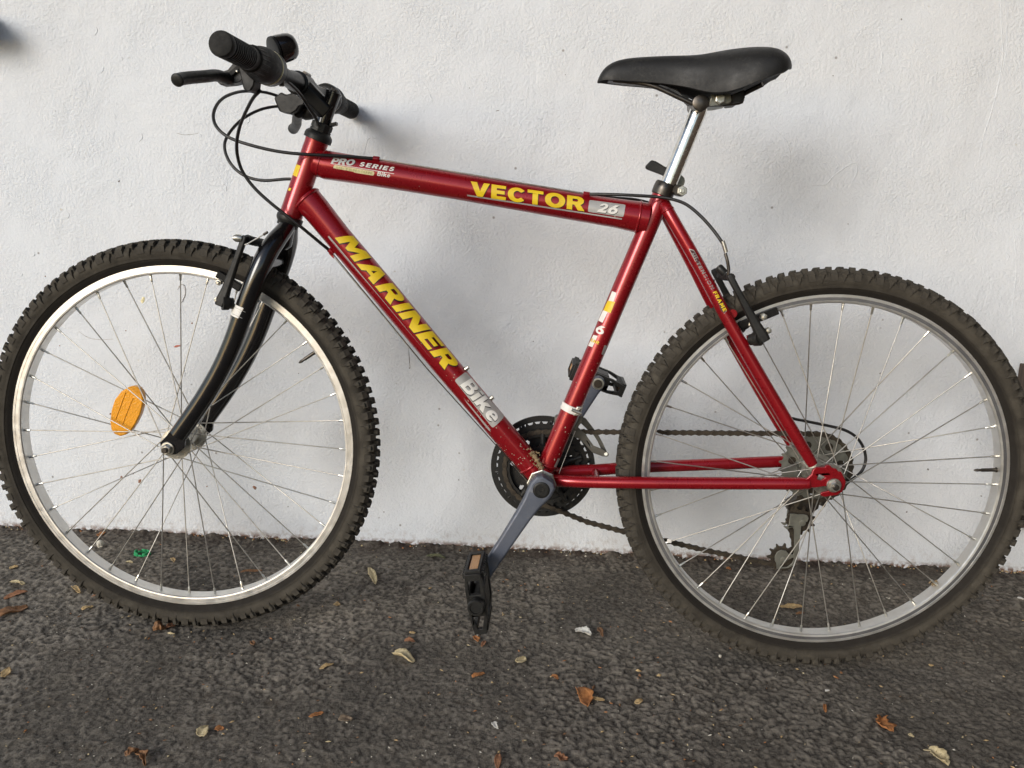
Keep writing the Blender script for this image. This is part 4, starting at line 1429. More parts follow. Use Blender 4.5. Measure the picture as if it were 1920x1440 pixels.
def crank_arm(c, e, y0, y1, yo0, yo1):
    """flat tapered arm: boss at c, eye at e (x, z vectors); y0..y1 thickness at the boss, yo at the eye"""
    d = (e - c)
    L = d.length
    d.normalize()
    n = Vector((-d.z, 0, d.x))
    vs, fs = [], []
    st = [(-.019, .0105), (-.013, .0178), (0, .0195), (.012, .0180), (.026, .0150), (.05, .0128), (L * .6, .0112), (L - .016, .0108), (L, .0118), (L + .008, .0090), (L + .0115, .0045)]
    for t, hw in st:
        f = max(0, min(1, t / L))
        f = f * f * (3 - 2 * f)
        ya, yb = y0 + (yo0 - y0) * f, y1 + (yo1 - y1) * f
        p = c + d * t
        for sx, yy in ((-1, ya + .0025), (-.8, ya), (.8, ya), (1, ya + .0025), (1, yb - .0025), (.8, yb), (-.8, yb), (-1, yb - .0025)):
            vs.append(Vector((p.x, 0, p.z)) + n * hw * sx + Vector((0, yy, 0)))
    for i in range(len(st) - 1):
        for k in range(8):
            fs.append((i * 8 + k, i * 8 + (k + 1) % 8, i * 8 + 8 + (k + 1) % 8, i * 8 + 8 + k))
    fs += [tuple(range(8)), tuple((len(st) - 1) * 8 + k for k in range(8))]
    return MB().add(vs, fs)


eR = P(1121, 720, .078)
eR = Vector((eR.x, 0, eR.z))
vR = (eR - CC).normalized() * .168
eL = CC - vR
crank_arm(CC, CC + vR, .058, .074, .078, .092).build('crank_arm', 'crank', CK, 30, bevel=.0012)
crank_arm(CC, eL, -.070, -.048, -.088, -.072).build('crank_arm', 'crank', CK, 30, bevel=.0012)
MB().lathe(CC + Vector((0, -.0697, 0)), (0, -1, 0), [(0, .0130), (.0012, .0132), (.0022, .0120), (.0023, .0092), (.0018, .0088), (.0018, .0052), (.0026, .0048), (.0026, .0022), (.0018, .002)], 28).build('dust_cap', 'black_plastic', CK)
MB().lathe(CC + vR + Vector((0, .0774, 0)), (0, -1, 0), [(0, .0100), (.0006, .0100), (.0008, .0078), (.0001, .0074)], 24).build('pedal_eye', 'steel', CK)
MB().lathe(CC + vR + Vector((0, .0764, 0)), (0, -1, 0), [(0, .0070), (.0008, .0068)], 24).build('pedal_axle_end', 'chain', CK)


def pedal(c, s, ldir):
    """c: axle point at the crank face; s: +1 wall side, -1 near side; ldir: long direction in the XZ plane"""
    PD = empty('pedal', BIKE)
    d = Vector(ldir).normalized()
    t = Vector((-d.z, 0, d.x))
    o = Vector((0, s, 0))

    def B(l0, l1, t0, t1, o0, o1, bm):
        bm.box(c + d * (l0 + l1) / 2 + t * (t0 + t1) / 2 + o * (o0 + o1) / 2, d * (l1 - l0) / 2, t * (t1 - t0) / 2, o * (o1 - o0) / 2)
    # end plates (inner and outer) with tapered ends and a window
    for nm, o0, o1 in (('end_plate', .090, .098), ('end_plate', .010, .018)):
        ol = [(-.048, -.0088), (-.024, -.0130), (.020, -.0138), (.046, -.0118), (.046, .0118), (.020, .0138), (-.024, .0130), (-.048, .0088)]
        win = [[(.014, -.0085), (.036, -.0085), (.036, .0085), (.014, .0085)], [(-.040, -.0035), (-.020, -.009), (-.020, .009), (-.040, .0035)]]
        tri = tessellate_polygon([[Vector((a_, b_, 0)) for a_, b_ in q_] for q_ in [ol] + win])
        allp = [p_ for q_ in [ol] + win for p_ in q_]
        n = len(allp)
        vs = [c + d * a_ + t * b_ + o * oo for oo in (o0, o1) for a_, b_ in allp]
        fs = []
        for f in tri:
            fs += [tuple(f), tuple(i + n for i in reversed(f))]
        k0 = 0
        for q_ in [ol] + win:
            m_ = len(q_)
            for i in range(m_):
                j = (i + 1) % m_
                fs.append((k0 + i, k0 + j, k0 + j + n, k0 + i + n))
            k0 += m_
        MB().add(vs, fs).build(nm, 'black_plastic', PD, 30, bevel=.0008)
    b = MB()
    for tt in (-1, 1):
        for l0 in (-.046, .037):
            k_ = .0028 if l0 < 0 else 0
            B(l0, l0 + .009, min(tt * (.008 - k_), tt * (.0135 - k_)), max(tt * (.008 - k_), tt * (.0135 - k_)), .016, .092, b)
        B(-.018, .018, min(tt * .0095, tt * .0125), max(tt * .0095, tt * .0125), .030, .078, b)
    b.build('cage', 'black_plastic', PD, 30, bevel=.0006)
    b = MB()
    for tt in (-1, 1):
        for k in range(9):
            B(-.0455, -.038, min(tt * .0088, tt * .0112), max(tt * .0088, tt * .0112), .018 + k * .0085, .022 + k * .0085, b)
            B(.038, .0455, min(tt * .0135, tt * .0158), max(tt * .0135, tt * .0158), .018 + k * .0085, .022 + k * .0085, b)
    tag(b.build('grip_teeth', 'black_plastic', PD), None, kind='stuff')
    MB().lathe(c + o * .012, o, [(0, .0095), (.006, .011), (.030, .0095), (.070, .0095), (.082, .0122), (.0995, .0122), (.1005, .0112), (.1005, .0088), (.0985, .0084), (.0985, .0001)], 24).build('bearing_body', 'black_plastic', PD)
    MB().lathe(c - o * .004, o, [(0, .0068), (.017, .0068)], 14).build('axle', 'steel', PD)
    for l in (-1, 1):
        b = MB()
        if l < 0 and s < 0:
            continue
        B(min(l * .0455, l * .0475), max(l * .0455, l * .0475), -.0068, .0068, .026, .082, b)
        b.build('reflector', 'amber_dusty' if s < 0 else 'amber', PD, 30, bevel=.0006)
        b = MB()
        for t0, t1, o0, o1 in ((-.0115, -.0078, .016, .092), (.0078, .0115, .016, .092), (-.0085, .0085, .016, .024), (-.0085, .0085, .084, .092)):
            B(min(l * .044, l * .0495), max(l * .044, l * .0495), t0, t1, o0, o1, b)
        b.build('reflector_frame', 'black_plastic', PD, 30, bevel=.0006)
    return PD


pa, pb = P(1078, 697, .13), P(1166, 731, .13)
pedal(Vector((eR.x, .084, eR.z)) if 0 else CC + vR + Vector((0, .086, 0)), 1, pa - pb)
ta, tb = P(887, 1092, -.178), P(901, 1187, -.178)
pedal(eL + Vector((0, -.082, 0)), -1, ta - tb)

# ---- chain
lk_ = MB()


def dumb(y, th):
    pts = []
    for k in range(7):
        t = R(90 + 30 * k)
        pts.append((-.00635 + .0043 * math.cos(t), .0043 * math.sin(t)))
    pts.append((0, -.0027))
    for k in range(7):
        t = R(-90 + 30 * k)
        pts.append((.00635 + .0043 * math.cos(t), .0043 * math.sin(t)))
    pts.append((0, .0027))
    lk_.prism(pts, y, y + th)


dumb(-.0036, .0011)
dumb(.0025, .0011)
lk_.lathe((-.00635, -.0042, 0), (0, 1, 0), [(0, .0018), (.0084, .0018)], 8)
lk_.lathe((-.00635, -.0025, 0), (0, 1, 0), [(0, .0038), (.005, .0038)], 8)
outer_me = lk_.mesh('link', MT['chain'], 30)
lk_ = MB()
dumb(-.0025, .0011)
dumb(.0014, .0011)
lk_.lathe((-.00635, -.0025, 0), (0, 1, 0), [(0, .0038), (.005, .0038)], 8)
inner_me = lk_.mesh('link', MT['chain'], 30)
path = []
ring_r, fw_r, yc, yf = .0647, .0567, .046, .030
for k in range(25):                      # round the front of the chainring, from below to the top
    t = R(278 - (278 - 92) * k / 24)
    path.append(Vector((CC.x + ring_r * math.cos(t), yc, CC.z + ring_r * math.sin(t))))
for k in range(29):                      # over the sprocket to its underside
    t = R(92 - (92 + 112) * k / 28)
    path.append(Vector((fw_r * math.cos(t), yf, fw_r * math.sin(t))))
for x, y in ((1490, 950), (1481, 967), (1480, 986), (1487, 1010), (1491, 1032), (1488, 1055), (1472, 1064.5), (1446, 1057), (1388, 1045), (1325, 1032.5), (1248, 1014), (1170, 997), (1100, 978.5)):
    path.append(P(x, y, .034 + .012 * max(0, min(1, (1450 - x) / 350))))
path.append(path[0])
CH = empty('chain', BIKE)
seg = [(path[i], path[i + 1], (path[i + 1] - path[i]).length) for i in range(len(path) - 1)]
tot = sum(s_[2] for s_ in seg)
nl = int(round(tot / .0127 / 2) * 2)
step = tot / nl


def along(s_):
    s_ %= tot
    for a_, b_, l_ in seg:
        if s_ <= l_:
            return a_ + (b_ - a_) * (s_ / l_ if l_ else 0)
        s_ -= l_
    return path[-1]


for i in range(nl):
    a_, b_ = along(i * step), along((i + 1) * step)
    d = (b_ - a_)
    th = math.atan2(d.z, d.x)
    link(outer_me if i % 2 else inner_me, 'link', CH, (a_ + b_) / 2, (0, -th, 0))

# ---- derailleurs
RD = empty('rear_derailleur', BIKE)
cgp = [(372, 600), (430, 598), (470, 606), (560, 608), (605, 622), (622, 660), (605, 705), (545, 722), (522, 760), (512, 860), (495, 990), (487, 1140), (470, 1200), (430, 1290), (340, 1335), (190, 1345), (185, 1270), (165, 1235), (163, 1175), (195, 1115), (250, 1088), (315, 1098), (352, 1142), (412, 1150), (424, 1100), (424, 815), (405, 782), (368, 790), (332, 815), (280, 772), (300, 766), (335, 775), (355, 740)]
cgh = [(238, 1290), (300, 1245), (410, 1190), (422, 1215), (395, 1270), (330, 1318), (250, 1325)]
q, hq = XZ(cgp, .022, 1430, 880, 7.2), XZ(cgh, .022, 1430, 880, 7.2)
MB().prism(q, .0215, .0235, [hq]).build('cage_plate', 'grey_steel', RD, bevel=.0005)
MB().prism(q, .0400, .0420, [hq]).build('cage_plate', 'grey_steel', RD, bevel=.0005)
for x, y, n in ((1501, 976, 11), (1465.5, 1045, 11)):
    p = P(x, y, .032)
    MB().prism([(p.x + a_, p.z + b_) for a_, b_ in gear(n, .0245, .0185)], .030, .0345, [[(p.x + a_, p.z + b_) for a_, b_ in circ(0, 0, .006, 14)]]).build('jockey_wheel', 'chain', RD)
    MB().lathe(Vector((p.x, .0212, p.z)), (0, -1, 0), [(0, .0058), (.0014, .0055), (.0018, .004)], 14).build('jockey_bolt', 'grey_steel', RD)
q = XZ([(320, 500), (340, 450), (420, 400), (540, 385), (700, 390), (760, 440), (740, 520), (640, 590), (520, 600), (400, 598), (350, 570)], .045, 1430, 880, 7.2)
MB().prism(q, .040, .064).build('parallelogram', 'dark_steel', RD, bevel=.003)
p0_, p1_ = P(1535, 945, .058), P(1556, 900, .062)
MB().tube([p0_, p1_, Vector((.004, .064, -.004))], [.011, .010, .010], 14).build('hanger_arm', 'dark_steel', RD)
FD = empty('front_derailleur', BIKE)
q = XZ([(350, 760), (420, 775), (500, 850), (560, 900), (585, 950), (700, 1110), (830, 1160), (960, 1238), (978, 1275), (950, 1306), (860, 1302), (680, 1235), (560, 1105), (470, 1005), (345, 950), (310, 880)], .038, 1040, 720, 9.6)
hq = XZ([(560, 1015), (590, 1020), (662, 1130), (640, 1138)], .038, 1040, 720, 9.6)
MB().prism(q, .0375, .0390, [hq]).build('cage_plate', 'cage_steel', FD, bevel=.0004)
q = XZ([(455, 690), (490, 585), (560, 620), (700, 800), (770, 890), (860, 1050), (945, 1230), (920, 1262), (880, 1210), (836, 1170), (770, 1030), (700, 920), (600, 830)], .052, 1040, 720, 9.6)
MB().prism(q, .0515, .0530).build('cage_plate', 'cage_steel', FD, bevel=.0004)
MB().tube([P(1136, 851, .037), P(1137, 850, .054)], .0030, 12).build('cage_pin', 'steel', FD)
fdp = (P(1066, 763) - ST0).dot(SA)
MB().lathe(ST0 + SA * (fdp - .006), SA, [(0, .0156), (.0003, .0170), (.0117, .0170), (.012, .0156)], 28).build('clamp_band', 'white', FD)
MB().lathe(P(1072, 768, -.0175), SA.cross(Vector((0, 1, 0))) * -1, [(0, .0026), (.016, .0026)], 10).build('clamp_screw', 'steel', FD)
q = XZ([(395, 390), (510, 400), (500, 440), (470, 450), (450, 550), (330, 565), (370, 500)], -.010, 1040, 720, 9.6)
MB().prism(q, -.016, .016).build('clamp_lug', 'steel', FD, bevel=.0015)
q = XZ([(440, 560), (500, 560), (500, 660), (440, 720), (380, 830), (340, 800), (380, 700)], .020, 1040, 720, 9.6)
MB().prism(q, .010, .036).build('link_arm', 'cage_steel', FD, bevel=.0015)
q = XZ([(0, 590), (50, 565), (95, 600), (90, 700), (30, 760), (-20, 740)], .040, 1040, 720, 9.6)
MB().prism(q, .0375, .0520).build('cage_nose', 'cage_steel', FD, bevel=.002)


# ---- brakes
def brake(ax0, ax1, y, pad0, pad1, ypad, bolts, boss0, boss1, hw, mirror_shift):
    BR = empty('brake', BIKE)
    for s in (-1, 1):
        def pp(x, z, yy):
            p = P(x, z, yy)
            return p if s < 0 else mirrored(p)
        a, c = pp(*ax0, y), pp(*ax1, y - .004)
        d = (c - a).normalized()
        n = d.cross(Vector((0, 1, 0)))
        vs = []
        L = (c - a).length
        for t, h1, th in ((-.004, hw * .62, .004), (.0, hw * .8, .005), (L * .3, hw * .78, .005), (L * .55, hw * .95, .0055), (L * .8, hw * 1.15, .006), (L - .004, hw * 1.5, .008), (L + .006, hw * 1.35, .008)):
            for i, j in ((-1, -.6), (-.6, -1), (.6, -1), (1, -.6), (1, .6), (.6, 1), (-.6, 1), (-1, .6)):
                vs.append(a + d * t + n * h1 * i + Vector((0, th * j, 0)))
        fs = [(k * 8 + i, k * 8 + (i + 1) % 8, k * 8 + 8 + (i + 1) % 8, k * 8 + 8 + i) for k in range(6) for i in range(8)]
        fs += [tuple(range(8)), tuple(range(48, 56))]
        MB().add(vs, fs).build('arm', 'black_plastic', BR, 30, bevel=.0008)
        p0_, p1_ = pp(*pad0, ypad), pp(*pad1, ypad)
        dd = (p1_ - p0_)
        mid_ = (p0_ + p1_) / 2
        nn_ = dd.normalized().cross(Vector((0, 1, 0)))
        sgy = -1 if s < 0 else 1
        MB().box(mid_, dd / 2, Vector((0, .0045, 0)), nn_ * .0058).build('pad', 'black_rubber', BR, bevel=.0012)
        for bx, bz, r_ in bolts:
            p = pp(bx, bz, y - .006)
            MB().lathe(p + Vector((0, -sgy * .006, 0)), (0, sgy, 0), [(0, r_), (.007, r_), (.0085, r_ * .9), (.0086, r_ * .65), (.0115, r_ * .6), (.012, r_ * .4)], 6).build('bolt', 'steel', BR, 20)
        p0_, p1_ = pp(*boss0, -.060 if y > -.07 else y), pp(*boss1, y - .006)
        MB().lathe(p0_, p1_ - p0_, [(0, .0085), (.006, .0085), (.0065, .0105), (.016, .0112), (.0165, .0090)], 20).build('pivot', 'black_plastic', BR)
    return BR


FB = brake((458, 447), (416, 566), -.062, (408, 513), (452, 541), -.0185, [(410, 529.5, .0048), (406.5, 562, .0040)], (437, 569), (419, 568), .0058, 0)
RBk = brake((1369, 519), (1430, 633), -.066, (1386, 611), (1458, 582), -.0185, [(1432, 594, .0052), (1441, 620, .0048)], (1407, 637), (1427, 634), .0062, 0)
MB().tube([P(1401, 638, -.055), P(1413, 636, -.056)], .0075, 14).build('brake_boss', 'red', FR)
MB().tube([mirrored(P(1401, 638, -.055)), mirrored(P(1413, 636, -.056))], .0075, 14).build('brake_boss', 'red', FR)
p = P(1409, 607, -.060)
MB().lathe(p, (0, -1, 0), [(0, .0052), (.004, .0052), (.0045, .004)], 6).build('bolt', 'steel', RBk, 20)
# straddle: noodle, boot and cable end across the arms
MB().tube(spline([P(462, 448, -.058), P(474, 452, -.03), P(488, 455, .01), P(500, 458, .045)], 5), [.006 + .0012 * (i % 2) for i in range(16)], 12).build('boot', 'black_rubber', FB)
MB().tube([P(459, 459, -.066), P(463, 458, -.067), P(494, 440, -.066)], .0011, 8).build('cable_end', 'spoke', FB)
MB().tube([P(494, 440, -.066), P(502, 435, -.066)], .0020, 8).build('end_cap', 'dark_steel', FB)
p = P(445, 447, -.064)
MB().lathe(p + Vector((.006, 0, .0)), (-1, -.4, .1), [(0, .0058), (.008, .0058), (.012, .0030)], 12).build('anchor_bolt', 'steel', FB)
MB().tube(spline([P(1373, 520, -.058), P(1362, 519, -.03), P(1356, 518, .01), P(1350, 516, .05)], 5), [.0048 + .0012 * (i % 2) for i in range(16)], 12).build('boot', 'black_rubber', RBk)
MB().lathe(P(1353, 507, -.060), (-.6, 0, .55), [(-.006, .0062), (.006, .0062), (.008, .0045)], 12).build('anchor_bolt', 'black_plastic', RBk)
MB().tube(spline([P(1360, 475, -.058), P(1364, 490, -.060), P(1366, 505, -.060), P(1365, 517, -.060)], 5), .0024, 10).build('noodle', 'dark_steel', RBk)
MB().tube([P(1355, 452, -.057), P(1361.5, 473, -.058)], .0032, 12).build('ferrule', 'steel', RBk)
MB().tube(spline([P(1353, 518, .03), P(1340, 525, .02), P(1337, 533, .01)], 5), .0009, 6).build('cable_end', 'dark_steel', RBk)

# ---- cables
CA = empty('cables', BIKE)


def cable(px, r=.0025, m='cable', name='cable_housing', n=8):
    return MB().tube(spline([P(*q) for q in px], n), r, 10).build(name, m, CA, 80)


cable([(524, 181, .130), (505, 175, .115), (487, 172, .10), (450, 172, .06), (417, 185, .02), (401, 210, -.01), (405, 236, -.025), (430, 258, -.032), (475, 273.5, -.036), (525, 284.5, -.036), (575, 289.5, -.033), (640, 292.5, -.022), (699, 297, -.012)])
cable([(574, 207, .145), (550, 202, .14), (525, 199, .13), (487, 206, .11), (450, 227, .08), (425, 258, .05), (422, 283, .04), (435, 310, .032), (460, 330, .028), (495, 338.5, .026), (548, 336, .026), (580, 350, .024), (610, 380, .02)])
cable([(488, 170, -.145), (476, 182, -.135), (464, 203, -.115), (451, 233, -.09), (444.5, 262, -.07), (445, 290, -.055), (454, 320, -.046), (475, 350, -.042), (508, 381, -.040), (562, 423.5, -.034), (600, 455, -.018), (616, 468, -.008)])
cable([(486, 141, -.12), (502, 139.5, -.115), (522, 144, -.10), (541, 155, -.08), (562, 176, -.05), (580, 203, -.03), (592, 222, -.022), (597, 236, -.019)])
cable([(1105, 364, -.011), (1140, 364.5, -.020), (1180, 366, -.026), (1230, 369, -.030), (1260, 373.5, -.034), (1287, 383.5, -.038), (1313, 404.5, -.044), (1335, 428.5, -.050), (1351, 450, -.056), (1356, 458, -.057)])
cable([(1105, 366.5, -.004), (1150, 371, .004), (1197, 375.5, .018), (1245, 391, .030), (1268, 415, .034), (1284, 440, .036), (1297, 468, .040), (1340, 548, .050), (1400, 655, .060), (1448, 740, .070), (1475, 779, .075), (1488, 785, .080), (1515, 790.5, .082), (1556, 799, .082), (1584, 806.5, .080), (1606, 820, .079), (1619, 840, .078), (1623, 863, .076), (1615, 884, .073), (1597, 899, .070), (1570, 915, .066)])
for k, yy in enumerate((-.010, -.006)):
    a, c = P(713, 298.5 + k * 1.2, yy), P(1093, 361.5 + k * 1.6, yy)
    MB().tube([a, c], .00075, 6).build('brake_cable', 'steel', CA, 80)
MB().tube([P(626, 478, -.006), P(800, 690, -.006), P(940, 846, -.004), P(993, 906, -.002)], .0008, 6).build('shift_cable', 'dark_steel', CA, 80)
MB().tube([P(628, 484, .004), P(802, 693, .004), P(942, 848, .006), P(993, 908, .006)], .0008, 6).build('shift_cable', 'steel', CA, 80)
MB().tube([P(1081, 802, .020), P(1048, 888, .006)], .0008, 6).build('shift_cable', 'steel', CA, 80)

# ------------------------------------------------------------------ litter on the ground
LM = {}


def leaf_mat(n, c, c2):
    m, nt, b = nodes(n)
    tc = nt.nodes.new('ShaderNodeTexCoord').outputs['Object']
    base = mix(nt, ramp(nt, noise(nt, tc, 190, 5, .65), .40, .62), (*c, 1), (*c2, 1))
    base = mix(nt, ramp(nt, noise(nt, tc, 420, 3, .6), .58, .70), base, (*(v * .5 for v in c2), 1))
    nt.links.new(base, b.inputs['Base Color'])
    b.inputs['Roughness'].default_value = .7
    bump(nt, b, noise(nt, tc, 300, 3, .6), .0008, .6)
    LM[n] = m


leaf_mat('orange_leaf', (.46, .20, .065), (.30, .115, .035))
leaf_mat('brown_leaf', (.27, .135, .058), (.16, .078, .034))
leaf_mat('tan_leaf', (.52, .38, .19), (.38, .25, .11))
leaf_mat('pale_leaf', (.58, .49, .30), (.44, .35, .19))
leaf_mat('grey_leaf', (.27, .20, .13), (.18, .13, .085))
leaf_mat('green_leaf', (.15, .15, .075), (.09, .095, .045))
leaf_mat('white_paper', (.74, .72, .67), (.56, .54, .48))
leaf_mat('green_plastic', (.02, .36, .13), (.015, .24, .085))
leaf_mat('red_wood', (.33, .155, .075), (.22, .098, .048))
leaf_mat('light_stone', (.66, .63, .54), (.46, .43, .36))


def leaf(px, py, lpx, wpx, deg, m, label, cat='leaf', curl=.3, jag=.18, name='leaf', seed=None):
    r = random.Random(seed or int(px * 7 + py * 13))
    c = G(px, py)
    sc = (c - CW).dot(M3 @ FWD) / FPX
    L = lpx * sc
    # ground foreshortening turns the photograph's angle into a ground angle
    a, q = G(px, py), G(px + 10 * math.cos(R(deg)), py + 10 * math.sin(R(deg)))
    d = (q - a)
    k = d.length / (10 * sc)
    d.normalize()
    L *= k
    n2 = Vector((-d.y, d.x, 0))
    a2 = G(px - 10 * math.sin(R(deg)), py + 10 * math.cos(R(deg)))
    Wd = wpx * sc * max(1., min(1.5, ((a2 - a).length / (10 * sc))))
    nl_, nw = 15, 7
    vs, fs = [], []
    ph = r.random() * 6
    ea = eb = 1.0
    asym = r.uniform(.6, 1.0)
    pw = r.uniform(.45, .85)
    arch = r.uniform(-.22, .22)
    for i in range(nl_):
        t = i / (nl_ - 1)
        wv = math.sin(math.pi * (.04 + .92 * t) ** asym) ** pw
        ea = .5 * ea + .5 * (1 + r.uniform(-1.6, 1.0) * jag * 1.6)
        eb = .5 * eb + .5 * (1 + r.uniform(-1.6, 1.0) * jag * 1.6)
        bend = arch * math.sin(math.pi * t)
        for j in range(nw):
            s = -1 + 2 * j / (nw - 1)
            x = (t - .5) * L * (1 + .05 * r.uniform(-1, 1) * (abs(s) > .9))
            y = (s * .5 * max(.15, ea if s < 0 else eb) * wv + bend) * Wd
            z = .0016 + curl * Wd * (.55 * (s * s) * wv + .22 * math.sin(t * 6 + ph) + .16 * math.sin(s * 4 + ph * 2 + t * 3) + .10 * abs(s)) + .0010 * r.random()
            vs.append(Vector((d.x * x + n2.x * y, d.y * x + n2.y * y, max(.0012, z))))
    for i in range(nl_ - 1):
        for j in range(nw - 1):
            fs.append((i * nw + j, i * nw + j + 1, (i + 1) * nw + j + 1, (i + 1) * nw + j))
    me = MB().add(vs, fs).mesh(name, LM[m], 50)
    o = link(me, name, None, (c.x, c.y, 0))
    so2 = o.modifiers.new('thick', 'SOLIDIFY')
    so2.thickness = .0007
    tag(o, label, cat, 'dry leaves and scraps on the asphalt')
    return o


leaf(698, 1081, 34, 13, 68, 'pale_leaf', 'pale curled leaf on asphalt between front wheel and near pedal')
leaf(757, 1235, 42, 16, 22, 'pale_leaf', 'large pale bent leaf lying below and left of the near pedal', curl=.5)
leaf(1093, 1187, 32, 13, 22, 'white_paper', 'white crumpled paper scrap on asphalt between pedal and rear wheel', 'paper scrap', .5, .3, 'paper_scrap')
leaf(1092, 1310, 38, 24, 62, 'orange_leaf', 'orange brown curled leaf, largest one below the gap between the wheels', curl=.4)
leaf(1663, 1362, 34, 22, 55, 'orange_leaf', 'torn orange leaf lying alone below the rear tyre', curl=.35, jag=.35)
leaf(1757, 1425, 50, 24, 35, 'pale_leaf', 'crumpled pale leaf at the bottom right of the photo', curl=.4, jag=.35)
leaf(1483, 1140, 48, 11, 3, 'tan_leaf', 'long ragged tan leaf seen through the lower rear wheel spokes', curl=.3, jag=.35)
leaf(26, 1148, 56, 17, -18, 'brown_leaf', 'large brown leaf at left edge below front tyre', curl=.45)
leaf(30, 1118, 46, 12, -15, 'red_wood', 'narrow red brown leaf just above the large brown leaf at left', curl=.4)
leaf(164, 1141, 22, 10, -20, 'tan_leaf', 'small tan leaf close under the front tyre at left')
leaf(12, 1263, 20, 12, -60, 'tan_leaf', 'yellowish leaf standing out alone at the far left edge')
leaf(300, 1181, 26, 15, -10, 'brown_leaf', 'brown broken leaf crushed beside the front tyre contact', curl=.7, jag=.4)
leaf(322, 1176, 22, 9, -22, 'red_wood', 'dark red leaf fragment under the front tyre tread', curl=.6)
leaf(384, 1373, 22, 18, -60, 'pale_leaf', 'round pale leaf with short stalk below the front wheel', curl=.25)
leaf(411, 1369, 16, 9, 5, 'orange_leaf', 'little orange leaf right beside the round pale leaf')
leaf(265, 1424, 30, 18, 60, 'brown_leaf', 'brown shrivelled leaf at the bottom edge left of centre', curl=.8, jag=.4)
leaf(248, 1413, 28, 9, -25, 'brown_leaf', 'thin brown twisted leaf touching the shrivelled one at bottom left', curl=.7, jag=.4)
leaf(613, 1251, 28, 8, -22, 'tan_leaf', 'narrow tan leaf sliver left of the large bent leaf')
leaf(648, 1352, 26, 13, 0, 'grey_leaf', 'grey brown pointed leaf below the narrow tan sliver')
leaf(593, 1343, 28, 8, -18, 'orange_leaf', 'flat orange bark flake left of the grey brown leaf', 'bark flake', name='bark_flake')
leaf(768, 1204, 20, 10, 5, 'red_wood', 'rust brown leaf flake above the large bent leaf')
leaf(773, 1189, 11, 5, 10, 'tan_leaf', 'tiny tan flake above the rust brown flake')
leaf(817, 1046, 36, 9, 8, 'green_leaf', 'dull green leaf on asphalt close to the wall behind the crank', curl=.35, jag=.4)
leaf(930, 1363, 15, 9, 55, 'white_paper', 'small white paper scrap near the bottom centre', 'paper scrap', .4, .3, 'paper_scrap')
leaf(897, 1268, 24, 9, -18, 'orange_leaf', 'orange bark flake below the near pedal', 'bark flake', name='bark_flake')
leaf(892, 1201, 12, 10, 60, 'orange_leaf', 'orange leaf crumb just under the near pedal, left one of two')
leaf(906, 1208, 12, 7, -65, 'red_wood', 'reddish leaf crumb just under the near pedal, right one of two')
leaf(934, 1430, 28, 14, 95, 'red_wood', 'red brown wood splinter upright at the bottom centre edge', 'wood splinter', .2, .05, 'wood_splinter')
leaf(976, 1240, 18, 12, -35, 'pale_leaf', 'olive tan leaf scrap right of the large bent leaf')
leaf(1122, 1313, 24, 7, 10, 'tan_leaf', 'straight tan chip touching the large orange brown leaf on its right', jag=.1)
leaf(1198, 1317, 15, 8, -30, 'tan_leaf', 'stubby tan chip two steps right of the large orange leaf')
leaf(1040, 1272, 14, 7, 25, 'orange_leaf', 'bright orange chip above the large orange brown leaf')
leaf(1126, 1187, 18, 8, 65, 'brown_leaf', 'brown flake directly right of the white paper scrap')
leaf(472, 1074, 40, 6, -4, 'brown_leaf', 'brown leaf seen between the lower right spokes of the front wheel', curl=.5)
leaf(33, 1095, 26, 7, 12, 'pale_leaf', 'yellow leaf scrap left of the front tyre at the far left', curl=.4, jag=.4)
leaf(26, 1066, 16, 8, -10, 'tan_leaf', 'small tan leaf nearest the wall at the left edge')
leaf(182, 1120, 18, 9, 5, 'red_wood', 'red leaf flake touching the front tyre at lower left')
leaf(144, 1108, 18, 8, 40, 'tan_leaf', 'bent tan leaf between front tyre and the left edge', curl=.5)
leaf(1366, 1068, 10, 6, 15, 'orange_leaf', 'orange chip seen through rear wheel near the wall base')
leaf(1551, 1298, 8, 4, -10, 'white_paper', 'tiny white chip below the rear tyre', 'paper scrap', name='paper_scrap')
leaf(1547, 1330, 15, 6, 80, 'orange_leaf', 'thin orange flake below the rear tyre contact')
leaf(1708, 1382, 12, 6, 30, 'pale_leaf', 'tiny pale flake right of the torn orange leaf')
leaf(1746, 1250, 9, 5, 0, 'tan_leaf', 'tan flake right beside the lower right rear tyre')
leaf(1915, 1124, 16, 5, 12, 'white_paper', 'white paper sliver at the right edge beyond the rear tyre', 'paper scrap', name='paper_scrap')
leaf(474, 1209, 8, 10, 60, 'brown_leaf', 'dark brown crumb below the right side of the front tyre')
leaf(1052, 1424, 26, 12, 12, 'red_wood', 'red brown crushed leaf at the bottom edge right of centre', curl=.6, jag=.4)
leaf(324, 1052, 9, 6, 60, 'tan_leaf', 'tiny tan leaf beside the green plastic scrap')
leaf(243, 1056, 12, 5, 18, 'pale_leaf', 'tiny pale seed husk left of the green plastic scrap')
leaf(632, 1135, 11, 9, 10, 'tan_leaf', 'small tan crumb right of the front tyre')
leaf(1500, 1152, 16, 5, -5, 'brown_leaf', 'dark leaf strip just behind the long ragged tan leaf')
